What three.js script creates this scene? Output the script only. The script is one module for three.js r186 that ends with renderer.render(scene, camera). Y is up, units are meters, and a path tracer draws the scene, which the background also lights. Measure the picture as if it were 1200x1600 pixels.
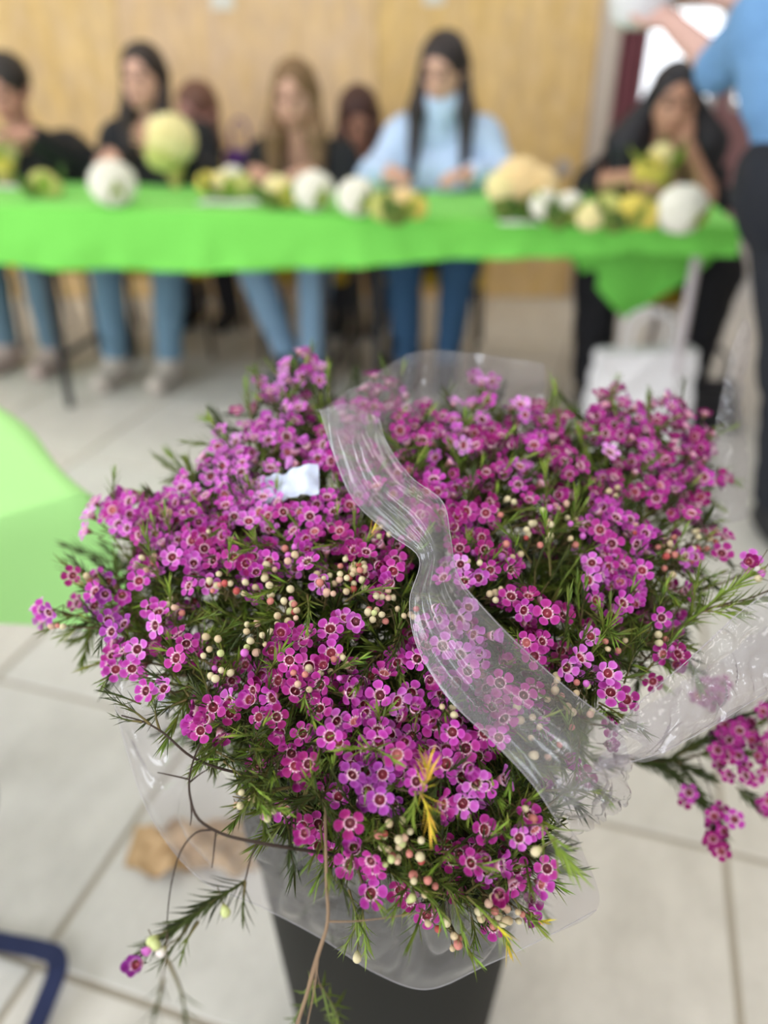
import * as THREE from 'three';
import { mergeGeometries } from 'three/addons/utils/BufferGeometryUtils.js';
import { RoundedBoxGeometry } from 'three/addons/geometries/RoundedBoxGeometry.js';
import { RectAreaLightUniformsLib } from 'three/addons/lights/RectAreaLightUniformsLib.js';
import { createNoise3D } from 'simplex-noise';

// ---------------------------------------------------------------- camera, light, exposure
RectAreaLightUniformsLib.init();
const W = 1200, H = 1600, FOC = 1202, PITCH = 30 * Math.PI / 180, EYE = 1.16;
const scene = new THREE.Scene();
const camera = new THREE.PerspectiveCamera(2 * Math.atan(H / 2 / FOC) * 180 / Math.PI, W / H, 0.02, 60);
camera.position.set(0, EYE, 0);
camera.lookAt(0, EYE - Math.sin(PITCH), -Math.cos(PITCH));
camera.focus = 0.475;
camera.userData.fStop = 2.25;
camera.updateMatrixWorld(true);
const renderer = new THREE.WebGLRenderer({ antialias: true });
renderer.toneMapping = THREE.LinearToneMapping;
renderer.toneMappingExposure = 0.43;
renderer.shadowMap.enabled = true;
scene.background = new THREE.Color().setRGB(5.0, 5.2, 5.5);          // overcast daylight outside the window
const CEIL = 3.0;
const PANELS = [[0.9, 0.35], [-1.5, 0.35], [0.9, -1.9], [-1.5, -1.9], [0.9, -3.5], [-1.5, -3.5], [2.6, -5.2]];
const PANEL_LIGHT = 5.5;
// big windows behind and beside the viewer: [wall, from, to, sill, head], daylight falls in through them
const DAYLIGHT = 13, DAY_COLOR = new THREE.Color().setRGB(0.93, 0.98, 1.06);
const BIG_WINDOWS = [['left', -2.3, -0.4, 0.9, 2.7], ['left', 0.5, 2.7, 0.9, 2.7], ['front', -1.2, 1.4, 0.9, 2.7]];

// ---------------------------------------------------------------- helpers
let seedState = 20240517;
const rnd = () => { seedState = (seedState + 0x6d2b79f5) | 0; let t = Math.imul(seedState ^ (seedState >>> 15), 1 | seedState); t = (t + Math.imul(t ^ (t >>> 7), 61 | t)) ^ t; return ((t ^ (t >>> 14)) >>> 0) / 4294967296; };
const rr = (a, b) => a + (b - a) * rnd();
const pick = (a) => a[Math.floor(rnd() * a.length)];
const noise3 = createNoise3D(rnd);
const V = (x, y, z) => new THREE.Vector3(x, y, z);
const lerp = (a, b, t) => a + (b - a) * t;
const clamp = (x, a, b) => Math.min(b, Math.max(a, x));
const sstep = (a, b, x) => { const t = clamp((x - a) / (b - a), 0, 1); return t * t * (3 - 2 * t); };
const srgb = (r, g, b) => { const c = new THREE.Color(); c.setRGB(r / 255, g / 255, b / 255, THREE.SRGBColorSpace); return c; };
const lin = (r, g, b) => { const c = srgb(r, g, b); return [c.r, c.g, c.b]; };
const FWD = V(0, -Math.sin(PITCH), -Math.cos(PITCH)), UPV = V(0, Math.cos(PITCH), -Math.sin(PITCH));
const CAM = V(0, EYE, 0);
const dirOf = (X, Y) => V((X - W / 2) / FOC, 0, 0).add(FWD).addScaledVector(UPV, -(Y - H / 2) / FOC);
const px = (X, Y, d) => dirOf(X, Y).multiplyScalar(d).add(CAM);            // a direction of the photograph at a depth in metres
const onY = (X, Y, y) => { const d = dirOf(X, Y); return d.multiplyScalar((y - EYE) / d.y).add(CAM); };
const onZ = (X, Y, z) => { const d = dirOf(X, Y); return d.multiplyScalar(z / d.z).add(CAM); };
const names = new Map();
const numbered = (n) => { const k = names.get(n) || 0; names.set(n, k + 1); return k ? n + '_' + String(k).padStart(3, '0') : n; };
const shade = (o) => { o.castShadow = true; o.receiveShadow = true; return o; };
function thing(name, label, category, pos, turn = 0, group) {
  const o = new THREE.Group(); o.name = numbered(name); scene.add(o);
  if (pos) o.position.copy(pos); o.rotation.y = turn;
  o.userData = { label, category }; if (group) o.userData.group = group;
  return o;
}
function part(name, geo, mat, parent) { const m = shade(new THREE.Mesh(geo, mat)); m.name = name; parent.add(m); return m; }
function single(name, label, category, geo, mat, pos, group) {
  const m = shade(new THREE.Mesh(geo, mat)); m.name = numbered(name); scene.add(m); if (pos) m.position.copy(pos);
  m.userData = { label, category }; if (group) m.userData.group = group; return m;
}
function struct(name, geo, mat, label, category) {
  const m = shade(geo ? new THREE.Mesh(geo, mat) : new THREE.Group()); m.name = name; scene.add(m);
  m.userData = { kind: 'structure', label, category }; return m;
}
const std = (c, rough = 0.7, more = {}) => new THREE.MeshStandardMaterial({ color: c, roughness: rough, ...more });
const box = (w, h, d, x = 0, y = 0, z = 0) => { const g = new THREE.BoxGeometry(w, h, d); g.translate(x, y, z); return g; };
const rbox = (w, h, d, r, x = 0, y = 0, z = 0) => { const g = new RoundedBoxGeometry(w, h, d, 2, r); g.translate(x, y, z); return g; };

// a builder for tubes, needles and free triangles with vertex colours
class GB {
  constructor() { this.p = []; this.n = []; this.c = []; this.i = []; }
  vert(x, y, z, nx, ny, nz, c) { this.p.push(x, y, z); this.n.push(nx, ny, nz); this.c.push(c[0], c[1], c[2]); return this.p.length / 3 - 1; }
  tube(pts, r0, r1, sides, c, c1 = c) {
    const n = pts.length; let ref = V(0.3, 0.9, 0.2).normalize(); let start = -1;
    for (let k = 0; k < n; k++) {
      const t = pts[Math.min(n - 1, k + 1)].clone().sub(pts[Math.max(0, k - 1)]).normalize();
      let a = ref.clone().addScaledVector(t, -ref.dot(t)); if (a.lengthSq() < 1e-4) a = V(1, 0, 0).addScaledVector(t, -t.x); a.normalize(); ref = a.clone();
      const b = t.clone().cross(a), q = k / (n - 1), r = lerp(r0, r1, q), col = [lerp(c[0], c1[0], q), lerp(c[1], c1[1], q), lerp(c[2], c1[2], q)];
      for (let s = 0; s < sides; s++) {
        const w = s / sides * Math.PI * 2, cx = Math.cos(w), sx = Math.sin(w);
        const nx = a.x * cx + b.x * sx, ny = a.y * cx + b.y * sx, nz = a.z * cx + b.z * sx;
        const at = this.vert(pts[k].x + nx * r, pts[k].y + ny * r, pts[k].z + nz * r, nx, ny, nz, col); if (start < 0) start = at;
      }
    }
    for (let k = 0; k < n - 1; k++) for (let s = 0; s < sides; s++) {
      const a = start + k * sides + s, b = start + k * sides + (s + 1) % sides; this.i.push(a, b, a + sides, b, b + sides, a + sides);
    }
    for (const [k, f] of [[0, 1], [n - 1, 0]]) for (let s = 1; s < sides - 1; s++) { const a = start + k * sides; f ? this.i.push(a, a + s + 1, a + s) : this.i.push(a, a + s, a + s + 1); }
  }
  needle(p, d, up, len, w, c) {                     // a narrow leaf, folded along its midrib and bent
    const side = d.clone().cross(up).normalize(), nor = side.clone().cross(d).normalize();
    const m = p.clone().addScaledVector(d, len * 0.5).addScaledVector(nor, len * 0.05), t = p.clone().addScaledVector(d, len).addScaledVector(nor, len * 0.02 + 0.0008);
    const put = (q, s, f) => this.vert(q.x + side.x * s + nor.x * f, q.y + side.y * s + nor.y * f, q.z + side.z * s + nor.z * f, nor.x + side.x * Math.sign(s) * -0.4, nor.y + side.y * Math.sign(s) * -0.4, nor.z + side.z * Math.sign(s) * -0.4, c);
    const a0 = put(p, -w * 0.35, 0), a1 = put(p, 0, -w * 0.3), a2 = put(p, w * 0.35, 0), b0 = put(m, -w * 0.5, 0), b1 = put(m, 0, -w * 0.35), b2 = put(m, w * 0.5, 0), e = put(t, 0, 0);
    this.i.push(a0, a1, b0, a1, b1, b0, a1, a2, b1, a2, b2, b1, b0, b1, e, b1, b2, e);
  }
  build(off) {
    const g = new THREE.BufferGeometry(), p = new Float32Array(this.p);
    if (off) for (let k = 0; k < p.length; k += 3) { p[k] -= off.x; p[k + 1] -= off.y; p[k + 2] -= off.z; }
    g.setAttribute('position', new THREE.BufferAttribute(p, 3)); g.setAttribute('normal', new THREE.BufferAttribute(new Float32Array(this.n), 3));
    g.setAttribute('color', new THREE.BufferAttribute(new Float32Array(this.c), 3)); g.setIndex(this.i); return g;
  }
}
const curve = (pts, n) => new THREE.CatmullRomCurve3(pts, false, 'centripetal').getPoints(n);

// distance fields and their surfaces
const smin = (a, b, k) => { const h = Math.max(k - Math.abs(a - b), 0) / k; return Math.min(a, b) - h * h * k * 0.25; };
const smax = (a, b, k) => -smin(-a, -b, k);
function capD(x, y, z, c) {
  const [ax, ay, az, ra, bx, by, bz, rb] = c; const ux = bx - ax, uy = by - ay, uz = bz - az, px_ = x - ax, py = y - ay, pz = z - az;
  const h = clamp((px_ * ux + py * uy + pz * uz) / (ux * ux + uy * uy + uz * uz + 1e-9), 0, 1);
  return Math.hypot(px_ - ux * h, py - uy * h, pz - uz * h) - lerp(ra, rb, h);
}
function ellD(x, y, z, cx, cy, cz, rx, ry, rz) {
  x -= cx; y -= cy; z -= cz; const k0 = Math.hypot(x / rx, y / ry, z / rz), k1 = Math.hypot(x / rx / rx, y / ry / ry, z / rz / rz); return k1 < 1e-9 ? -Math.min(rx, ry, rz) : k0 * (k0 - 1) / k1;
}
const capsD = (caps, k, grow = 0) => (x, y, z) => { let d = 1; for (const c of caps) d = smin(d, capD(x, y, z, c), k); return d - grow; };
function nets(f, lo, hi, cell) {                     // surface nets
  const nx = Math.ceil((hi[0] - lo[0]) / cell) + 1, ny = Math.ceil((hi[1] - lo[1]) / cell) + 1, nz = Math.ceil((hi[2] - lo[2]) / cell) + 1;
  const d = new Float32Array(nx * ny * nz), at = (i, j, k) => i + nx * (j + ny * k);
  for (let k = 0; k < nz; k++) for (let j = 0; j < ny; j++) for (let i = 0; i < nx; i++) d[at(i, j, k)] = f(lo[0] + i * cell, lo[1] + j * cell, lo[2] + k * cell);
  const id = new Int32Array(nx * ny * nz).fill(-1), pos = [], nor = [], idx = [], e = cell * 0.5;
  for (let k = 0; k < nz - 1; k++) for (let j = 0; j < ny - 1; j++) for (let i = 0; i < nx - 1; i++) {
    let m = 0, sx = 0, sy = 0, sz = 0, c = 0;
    for (let q = 0; q < 8; q++) if (d[at(i + (q & 1), j + (q >> 1 & 1), k + (q >> 2))] < 0) m |= 1 << q;
    if (m === 0 || m === 255) continue;
    for (let q = 0; q < 8; q++) for (const b of [1, 2, 4]) if (!(q & b)) {
      const w = q | b; if ((m >> q & 1) === (m >> w & 1)) continue;
      const da = d[at(i + (q & 1), j + (q >> 1 & 1), k + (q >> 2))], db = d[at(i + (w & 1), j + (w >> 1 & 1), k + (w >> 2))], t = da / (da - db);
      sx += lerp(q & 1, w & 1, t); sy += lerp(q >> 1 & 1, w >> 1 & 1, t); sz += lerp(q >> 2, w >> 2, t); c++;
    }
    const x = lo[0] + (i + sx / c) * cell, y = lo[1] + (j + sy / c) * cell, z = lo[2] + (k + sz / c) * cell;
    const gx = f(x + e, y, z) - f(x - e, y, z), gy = f(x, y + e, z) - f(x, y - e, z), gz = f(x, y, z + e) - f(x, y, z - e), l = Math.hypot(gx, gy, gz) || 1;
    id[at(i, j, k)] = pos.length / 3; pos.push(x, y, z); nor.push(gx / l, gy / l, gz / l);
  }
  const quad = (a, b, c, q, flip) => { if (a < 0 || b < 0 || c < 0 || q < 0) return; flip ? idx.push(a, c, b, b, c, q) : idx.push(a, b, c, b, q, c); };
  for (let k = 1; k < nz - 1; k++) for (let j = 1; j < ny - 1; j++) for (let i = 1; i < nx - 1; i++) {
    const s = d[at(i, j, k)] < 0;
    if (s !== d[at(i + 1, j, k)] < 0) quad(id[at(i, j - 1, k - 1)], id[at(i, j, k - 1)], id[at(i, j - 1, k)], id[at(i, j, k)], !s);
    if (s !== d[at(i, j + 1, k)] < 0) quad(id[at(i - 1, j, k - 1)], id[at(i - 1, j, k)], id[at(i, j, k - 1)], id[at(i, j, k)], !s);
    if (s !== d[at(i, j, k + 1)] < 0) quad(id[at(i - 1, j - 1, k)], id[at(i, j - 1, k)], id[at(i - 1, j, k)], id[at(i, j, k)], !s);
  }
  const g = new THREE.BufferGeometry(); g.setAttribute('position', new THREE.BufferAttribute(new Float32Array(pos), 3)); g.setAttribute('normal', new THREE.BufferAttribute(new Float32Array(nor), 3)); g.setIndex(idx); return g;
}
// a computed colour texture
function tex(n, f, rep) {
  const a = new Uint8Array(n * n * 4);
  for (let j = 0; j < n; j++) for (let i = 0; i < n; i++) { const c = f(i / n, j / n); a.set([clamp(c[0], 0, 255), clamp(c[1], 0, 255), clamp(c[2], 0, 255), 255], (j * n + i) * 4); }
  const t = new THREE.DataTexture(a, n, n, THREE.RGBAFormat); t.colorSpace = THREE.SRGBColorSpace; t.wrapS = t.wrapT = THREE.RepeatWrapping; t.magFilter = THREE.LinearFilter; t.minFilter = THREE.LinearFilter; if (rep) t.repeat.set(rep, rep); t.needsUpdate = true; return t;
}
const tor = (u, v, s, k = 0) => { const a = u * Math.PI * 2, b = v * Math.PI * 2; return 0.5 * (noise3(Math.cos(a) * s + k, Math.sin(a) * s, Math.cos(b) * s) + noise3(Math.sin(b) * s, Math.cos(a) * s + k, Math.sin(a) * s + 7)); };

// ---------------------------------------------------------------- the room
const WALLZ = -4.5, WALLX = 1.07;
{
  // floor: a bed of grout with square tiles, laid at an angle to the view
  const A = 16.7 * Math.PI / 180, T = 0.5, U = [Math.cos(A), Math.sin(A)], N = [-Math.sin(A), Math.cos(A)];
  const far = tex(256, (u, v) => { const n = tor(u, v, 1.2) * 8 + tor(u, v, 5, 3) * 4; return [206 + n, 198 + n, 184 + n]; }, 1);
  const floor = struct('floor', box(9.4, 0.2, 12.4, 0.6, -0.104, -2.2), std(srgb(172, 162, 146), 0.8), 'pale cream tiled floor with tan joints', 'floor');
  const mats = [0, 1, 2, 3].map((k) => { const t = tex(128, (u, v) => { const n = tor(u, v, 0.8, k * 9) * 9 + tor(u, v, 3, k) * 5 + tor(u, v, 12, k) * 3; return [212 + n + k, 209 + n, 203 + n - k]; }); return new THREE.MeshPhysicalMaterial({ map: t, roughness: 0.42, specularIntensity: 0.5 }); });
  const g = rbox(T - 0.011, 0.02, T - 0.011, 0.003);
  for (let i = -14; i <= 14; i++) for (let j = -16; j <= 10; j++) {
    const c = -0.686 + T * (i + 0.5), d = -0.48 + T * (j + 0.5), x = U[0] * c + N[0] * d, z = U[1] * c + N[1] * d;
    if (x < -3.8 || x > 4.8 || z > 0.6 || z < -7.6) continue;
    if (Math.abs(x) > 0.8 + 0.75 * Math.max(0, -z)) continue;
    const m = part('tile', g, pick(mats), floor); m.position.set(x, -0.0095 + rr(-0.0005, 0.0005), z); m.rotation.y = -A;
  }
}
const wallWhite = std(srgb(226, 222, 214), 0.85);
struct('ceiling', box(9.4, 0.2, 12.4, 0.6, CEIL + 0.1, -2.2), std(srgb(238, 236, 230), 0.9), 'white ceiling', 'ceiling');
// walls with real openings; each opening has a frame, a pane and the daylight that comes in
function openWall(name, label, len, turn, pos, holes) {
  const g = []; let at = -len / 2; const bx = (x0, x1, y0, y1) => { if (x1 - x0 > 1e-3 && y1 - y0 > 1e-3) g.push(box(x1 - x0, y1 - y0, 0.2, (x0 + x1) / 2, (y0 + y1) / 2, 0)); };
  for (const [p, q, y0, y1] of holes) { bx(at, p, 0, CEIL); bx(p, q, 0, y0); bx(p, q, y1, CEIL); at = q; } bx(at, len / 2, 0, CEIL);
  const w = struct(name, mergeGeometries(g), wallWhite, label, 'wall'); w.position.copy(pos); w.rotation.y = turn;
}
openWall('wall_left', 'off white side wall with two tall windows', 12.4, Math.PI / 2, V(-4, 0, -2.2), [[-4.9, -2.7, 0.9, 2.7], [-1.8, 0.1, 0.9, 2.7]]);
openWall('wall_front', 'off white wall with a wide window behind the viewer', 9.4, Math.PI, V(0.6, 0, 3.9), [[-0.8, 1.8, 0.9, 2.7]]);
BIG_WINDOWS.forEach(([side, p, q, y0, y1], k) => {
  const left = side === 'left', w = q - p, h = y1 - y0, o = struct('window_' + (k + 3), mergeGeometries([box(w, 0.06, 0.1, 0, 0.03, 0), box(w, 0.06, 0.1, 0, h - 0.03, 0), box(0.06, h - 0.12, 0.1, -w / 2 + 0.03, h / 2, 0), box(0.06, h - 0.12, 0.1, w / 2 - 0.03, h / 2, 0), box(0.05, h - 0.12, 0.08, 0, h / 2, 0)]), std(srgb(236, 236, 236), 0.5), ['tall side window beside the long table', 'tall side window beside the viewer', 'wide window behind the viewer'][k], 'window');
  o.position.set(left ? -4 : (p + q) / 2, y0, left ? (p + q) / 2 : 3.9); o.rotation.y = left ? Math.PI / 2 : Math.PI;
  for (const s of [-1, 1]) part('pane', box(w / 2 - 0.09, h - 0.12, 0.006, s * (w / 4 - 0.005), h / 2, -0.02), new THREE.MeshPhysicalMaterial({ color: 0xffffff, transmission: 1, thickness: 0, roughness: 0.02, ior: 1.45 }), o);
  const l = new THREE.RectAreaLight(DAY_COLOR, DAYLIGHT, w - 0.12, h - 0.12); l.position.set(0, h / 2, 0.12); l.rotation.y = Math.PI; o.add(l);
});
struct('wall_right', box(0.2, CEIL, 12.4, 5.2, CEIL / 2, -2.2), wallWhite, 'off white side wall of the hall', 'wall');
{
  // wall of strand board panels that ends in a pale post
  const wall = struct('wall_back', box(WALLX + 4.0, CEIL, 0.08, (WALLX - 4.0) / 2, CEIL / 2, WALLZ - 0.08), std(srgb(120, 96, 66), 0.9), 'tan strand board partition wall', 'wall');
  const chips = (k, base) => tex(512, (u, v) => {
    let n = 0; for (const [s, a] of [[3, 7], [8, 9], [20, 9]]) n += a * tor(u, v, s * 0.35, k + s);
    const m = tor(u, v, 2.2, k + 40); return [base[0] + n + m * 8, base[1] + n * 1.05 + m * 5, base[2] + n * 1.15 - m * 8];
  });
  const pm = [[222, 191, 139], [223, 192, 151], [224, 191, 134], [217, 181, 130]].map((b, k) => std(0xffffff, 0.85, { map: chips(k * 13, b) }));
  const seam = [195, 588].map((X) => onZ(X, 120, WALLZ).x), w = seam[1] - seam[0];
  const xs = [seam[0] - 3 * w, seam[0] - 2 * w, seam[0] - w, seam[0], seam[1], WALLX];
  for (let k = 0; k < xs.length - 1; k++) {
    const x0 = Math.max(-3.9, xs[k]), x1 = xs[k + 1];
    for (const [y0, y1] of [[0, 2.44], [2.44, CEIL]]) { const m = part('panel', rbox(x1 - x0 - 0.004, y1 - y0 - 0.004, 0.04, 0.002), pm[[2, 1, 0, 1, 2][k]], wall); m.position.set((x0 + x1) / 2, (y0 + y1) / 2, WALLZ - 0.02); }
  }
  struct('trim_1', rbox(0.1, CEIL, 0.2, 0.01, WALLX + 0.052, CEIL / 2, WALLZ - 0.06), std(srgb(205, 192, 182), 0.7), 'pale post at the end of the strand board wall', 'trim');
  const cardM = std(srgb(226, 224, 214), 0.8);
  for (const [X, Y, w2, h2, lab] of [[347, 2, 0.11, 0.07, 'small pale card pinned to the pinkish board panel'], [678, -4, 0.1, 0.06, 'small pale card pinned to the yellow board panel']]) {
    const p = onZ(X, Y, WALLZ + 0.004); single('wall_card', lab, 'card', rbox(w2, h2, 0.006, 0.002), cardM, p);
  }
  const plug = thing('wall_socket', 'round grey socket low on the board wall near the pale post', 'socket', onZ(880, 262, WALLZ + 0.001));
  const rg = new THREE.CylinderGeometry(0.042, 0.046, 0.016, 24); rg.rotateX(Math.PI / 2); rg.translate(0, 0, 0.008); part('cover', rg, std(srgb(196, 184, 176), 0.5), plug);
  for (const s of [-1, 1]) { const h = new THREE.CylinderGeometry(0.004, 0.004, 0.004, 8); h.rotateX(Math.PI / 2); h.translate(s * 0.01, 0, 0.017); part('pin_hole', h, std(srgb(60, 58, 56), 0.6), plug); }
}
{
  // hall behind the partition: far wall with two windows, seen past the post
  const Z = -7.2, m = std(srgb(176, 132, 134), 0.85), a = onZ(984, 58, Z), b = onZ(1112, 160, Z);
  const x0 = a.x, x1 = b.x + 0.05, x2 = x1 + 0.1, x3 = x2 + 0.75, y0 = 0.86, y1 = 1.62;
  const g = [box(x0 + 4, CEIL, 0.2, (x0 - 4) / 2, CEIL / 2, Z - 0.1), box(5.2 - x3, CEIL, 0.2, (x3 + 5.2) / 2, CEIL / 2, Z - 0.1), box(x3 - x0, y0, 0.2, (x0 + x3) / 2, y0 / 2, Z - 0.1), box(x3 - x0, CEIL - y1, 0.2, (x0 + x3) / 2, (CEIL + y1) / 2, Z - 0.1), box(x2 - x1, y1 - y0, 0.2, (x1 + x2) / 2, (y0 + y1) / 2, Z - 0.1)];
  struct('wall_far', mergeGeometries(g), m, 'dusty pink wall of the hall beyond the partition', 'wall');
  const fm = std(srgb(230, 226, 224), 0.6), gm = new THREE.MeshPhysicalMaterial({ color: 0xffffff, transmission: 1, thickness: 0, roughness: 0.02, ior: 1.45 });
  [[x0, x1], [x2, x3]].forEach(([p, q], k) => {
    const w = struct('window_' + (k + 1), mergeGeometries([box(q - p, 0.05, 0.08, 0, y0 + 0.025, 0), box(q - p, 0.05, 0.08, 0, y1 - 0.025, 0), box(0.05, y1 - y0 - 0.1, 0.08, -(q - p) / 2 + 0.025, (y0 + y1) / 2, 0), box(0.05, y1 - y0 - 0.1, 0.08, (q - p) / 2 - 0.025, (y0 + y1) / 2, 0)]), fm, k ? 'small bright hall window beside the dividing pillar' : 'wide bright hall window with pale frame', 'window');
    w.position.set((p + q) / 2, 0, Z - 0.08);
    part('pane', box(q - p - 0.1, y1 - y0 - 0.1, 0.006, 0, (y0 + y1) / 2, 0), gm, w);
  });
  const p = onZ(1150, 40, Z + 0.03); single('red_sign', 'plain red board fixed above the hall window', 'board', rbox(0.7, 0.16, 0.03, 0.005), std(srgb(178, 30, 58), 0.6), V(p.x, Math.max(p.y, y1 + 0.1), p.z));
  const c0 = onZ(960, 120, Z + 0.12);
  const cg = new THREE.PlaneGeometry(0.42, 2.3, 40, 4); { const q = cg.attributes.position; for (let i = 0; i < q.count; i++) q.setZ(i, Math.sin(q.getX(i) * 70) * 0.03); cg.computeVertexNormals(); }
  single('hall_curtain', 'dusty rose curtain hanging beside the hall window', 'curtain', cg, std(srgb(178, 116, 128), 0.9, { side: THREE.DoubleSide }), V(c0.x + 0.02, 1.2, c0.z));
}
// ceiling lights: each a glowing panel with a light of the same size just under it
PANELS.forEach(([x, z], k) => {
  const t = thing('ceiling_light', 'flat white ceiling light panel ' + ['above the viewer by the wide window', 'above the viewer by the side window', 'above the floor before the table end', 'above the floor by the tall side window', 'above the pale post of the board wall', 'above the seated people on the board wall side', 'in the pink hall beyond the partition'][k], 'ceiling light', V(x, CEIL, z), 0, 'ceiling light panels');
  part('frame', mergeGeometries([box(1.26, 0.03, 0.03, 0, -0.015, 0.315), box(1.26, 0.03, 0.03, 0, -0.015, -0.315), box(0.03, 0.03, 0.6, 0.615, -0.015, 0), box(0.03, 0.03, 0.6, -0.615, -0.015, 0)]), std(srgb(235, 235, 235), 0.5), t);
  part('diffuser', box(1.2, 0.012, 0.6, 0, -0.01, 0), std(0xffffff, 0.6, { emissive: new THREE.Color(1, 0.98, 0.95), emissiveIntensity: 4 }), t);
  const l = new THREE.RectAreaLight(new THREE.Color().setRGB(1, 0.99, 0.96), PANEL_LIGHT, 1.2, 0.6); l.position.set(0, -0.02, 0); l.rotation.x = -Math.PI / 2; t.add(l);
});

// ---------------------------------------------------------------- tables with green cloths
const TR = V(1.068, 0, -2.435), TU = V(0.9865, 0, 0.1637), TF = V(-0.1637, 0, 0.9865), TTURN = Math.atan2(TF.x, TF.z);
const tb = (a, n, y) => TR.clone().addScaledVector(TU, a).addScaledVector(TF, -n).setY(y);       // along the table from its end, back from its front edge
const onTable = (X, Y, n) => { const d = dirOf(X, Y), k = (TR.clone().addScaledVector(TF, -n).sub(CAM)).dot(TF) / d.dot(TF); return d.multiplyScalar(k).add(CAM); };
const black = std(srgb(24, 24, 28), 0.5), paleLeg = std(srgb(206, 196, 200), 0.5), darkTop = std(srgb(52, 46, 44), 0.6);
const TOPY = 0.745;
function foldTable(label, len, legsR, pos, turn, depth = 0.6, splay = 0.05) {
  const t = thing('folding_table', label, 'table', pos, turn);
  part('tabletop', rbox(len - 0.01, 0.028, depth, 0.006, 0, TOPY - 0.016, 0), darkTop, t);
  for (const sx of [-1, 1]) for (const sz of [-1, 1]) {
    const b = new GB(); b.tube([V(sx * (len / 2 - 0.09), TOPY - 0.03, sz * (depth / 2 - 0.07)), V(sx * (len / 2 - 0.09 + splay * sx * 0), 0.0, sz * (depth / 2 - 0.02))], 0.016, 0.015, 10, [1, 1, 1]); const g = b.build();
    part('leg', g, sx > 0 && legsR ? legsR : black, t);
  }
  for (const sx of [-1, 1]) { const b = new GB(); b.tube([V(sx * (len / 2 - 0.09), 0.2, -depth / 2 + 0.04), V(sx * (len / 2 - 0.09), 0.2, depth / 2 - 0.04)], 0.011, 0.011, 8, [1, 1, 1]); part('stretcher', b.build(), sx > 0 && legsR ? legsR : black, t); }
  return t;
}
foldTable('folding table with pale end legs, cloth corner hanging behind it', 1.2, paleLeg, tb(-0.6, 0.3, 0), TTURN);
foldTable('folding table with slim black legs under the long green cloth', 1.22, null, tb(-1.82, 0.3, 0), TTURN);
const greenCloth = new THREE.MeshPhysicalMaterial({ color: srgb(124, 220, 88), roughness: 0.85, side: THREE.DoubleSide, sheen: 0.3, sheenRoughness: 0.6, sheenColor: srgb(150, 230, 110), transmission: 0.12, thickness: 0 });
{
  const L = 3.0, NA = 150, NB = 56, D = 0.6, pos = [], idx = [];
  const tri = (a, c, w, h) => Math.max(0, 1 - Math.abs(a - c) / w) * h;
  for (let i = 0; i <= NA; i++) {
    const a = -L * i / NA, f = lerp(0.08, 0.195, sstep(-0.1, -2.0, a)) + 0.006 * noise3(a * 4, 0, 1), bk = 0.06 + 0.01 * noise3(a * 3, 4, 4);
    for (let j = 0; j <= NB; j++) {
      const q = j / NB; let n, y;
      if (q < 0.32) { const t = 1 - q / 0.32; n = -0.012 - t * 0.02 - 0.014 * t * noise3(a * 7, t, 3) - 0.01 * t * Math.sin(a * 11 + 1); y = TOPY - t * f; }
      else if (q < 0.62) { const t = (q - 0.32) / 0.3; n = lerp(-0.012, D + 0.012, t); y = TOPY + 0.003 + 0.002 * noise3(a * 5, t * 3, 9); }
      else { const t = (q - 0.62) / 0.38; n = D + 0.012 + t * 0.02 + 0.018 * t * noise3(a * 6, t, 13); y = TOPY - t * bk; }
      const p = tb(a + 0.006, n, y + 0.001); pos.push(p.x, p.y, p.z);
    }
  }
  for (let i = 0; i < NA; i++) for (let j = 0; j < NB; j++) { const k = i * (NB + 1) + j; idx.push(k, k + 1, k + NB + 1, k + 1, k + NB + 2, k + NB + 1); }
  const g = new THREE.BufferGeometry(); g.setAttribute('position', new THREE.Float32BufferAttribute(pos, 3)); g.setIndex(idx); g.computeVertexNormals();
  single('tablecloth', 'long bright green cloth over the tables where people sit', 'tablecloth', g, greenCloth);
  // spare cloth hanging in a point under the table end
  const q = [], ix = [], top = [-1.12, 0.0], NX = 60, NY = 20; for (let i = 0; i <= NX; i++) { const a = lerp(top[0], top[1], i / NX), h = 0.03 + tri(a, -0.24, 0.34, 0.31) + 0.06 * sstep(-0.66, -0.8, a) * sstep(-1.12, -0.98, a); for (let j = 0; j <= NY; j++) { const t = j / NY, p = tb(a, 0.25 + 0.02 * t * Math.sin(a * 26) + 0.015 * t, TOPY - 0.034 - h * t); q.push(p.x, p.y, p.z); } }
  for (let i = 0; i < NX; i++) for (let j = 0; j < NY; j++) { const k = i * (NY + 1) + j; ix.push(k, k + 1, k + NY + 1, k + 1, k + NY + 2, k + NY + 1); }
  const h = new THREE.BufferGeometry(); h.setAttribute('position', new THREE.Float32BufferAttribute(q, 3)); h.setIndex(ix); h.computeVertexNormals();
  single('spare_cloth', 'green cloth end hanging in a point under the end of the long table', 'cloth', h, greenCloth);
}
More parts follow.
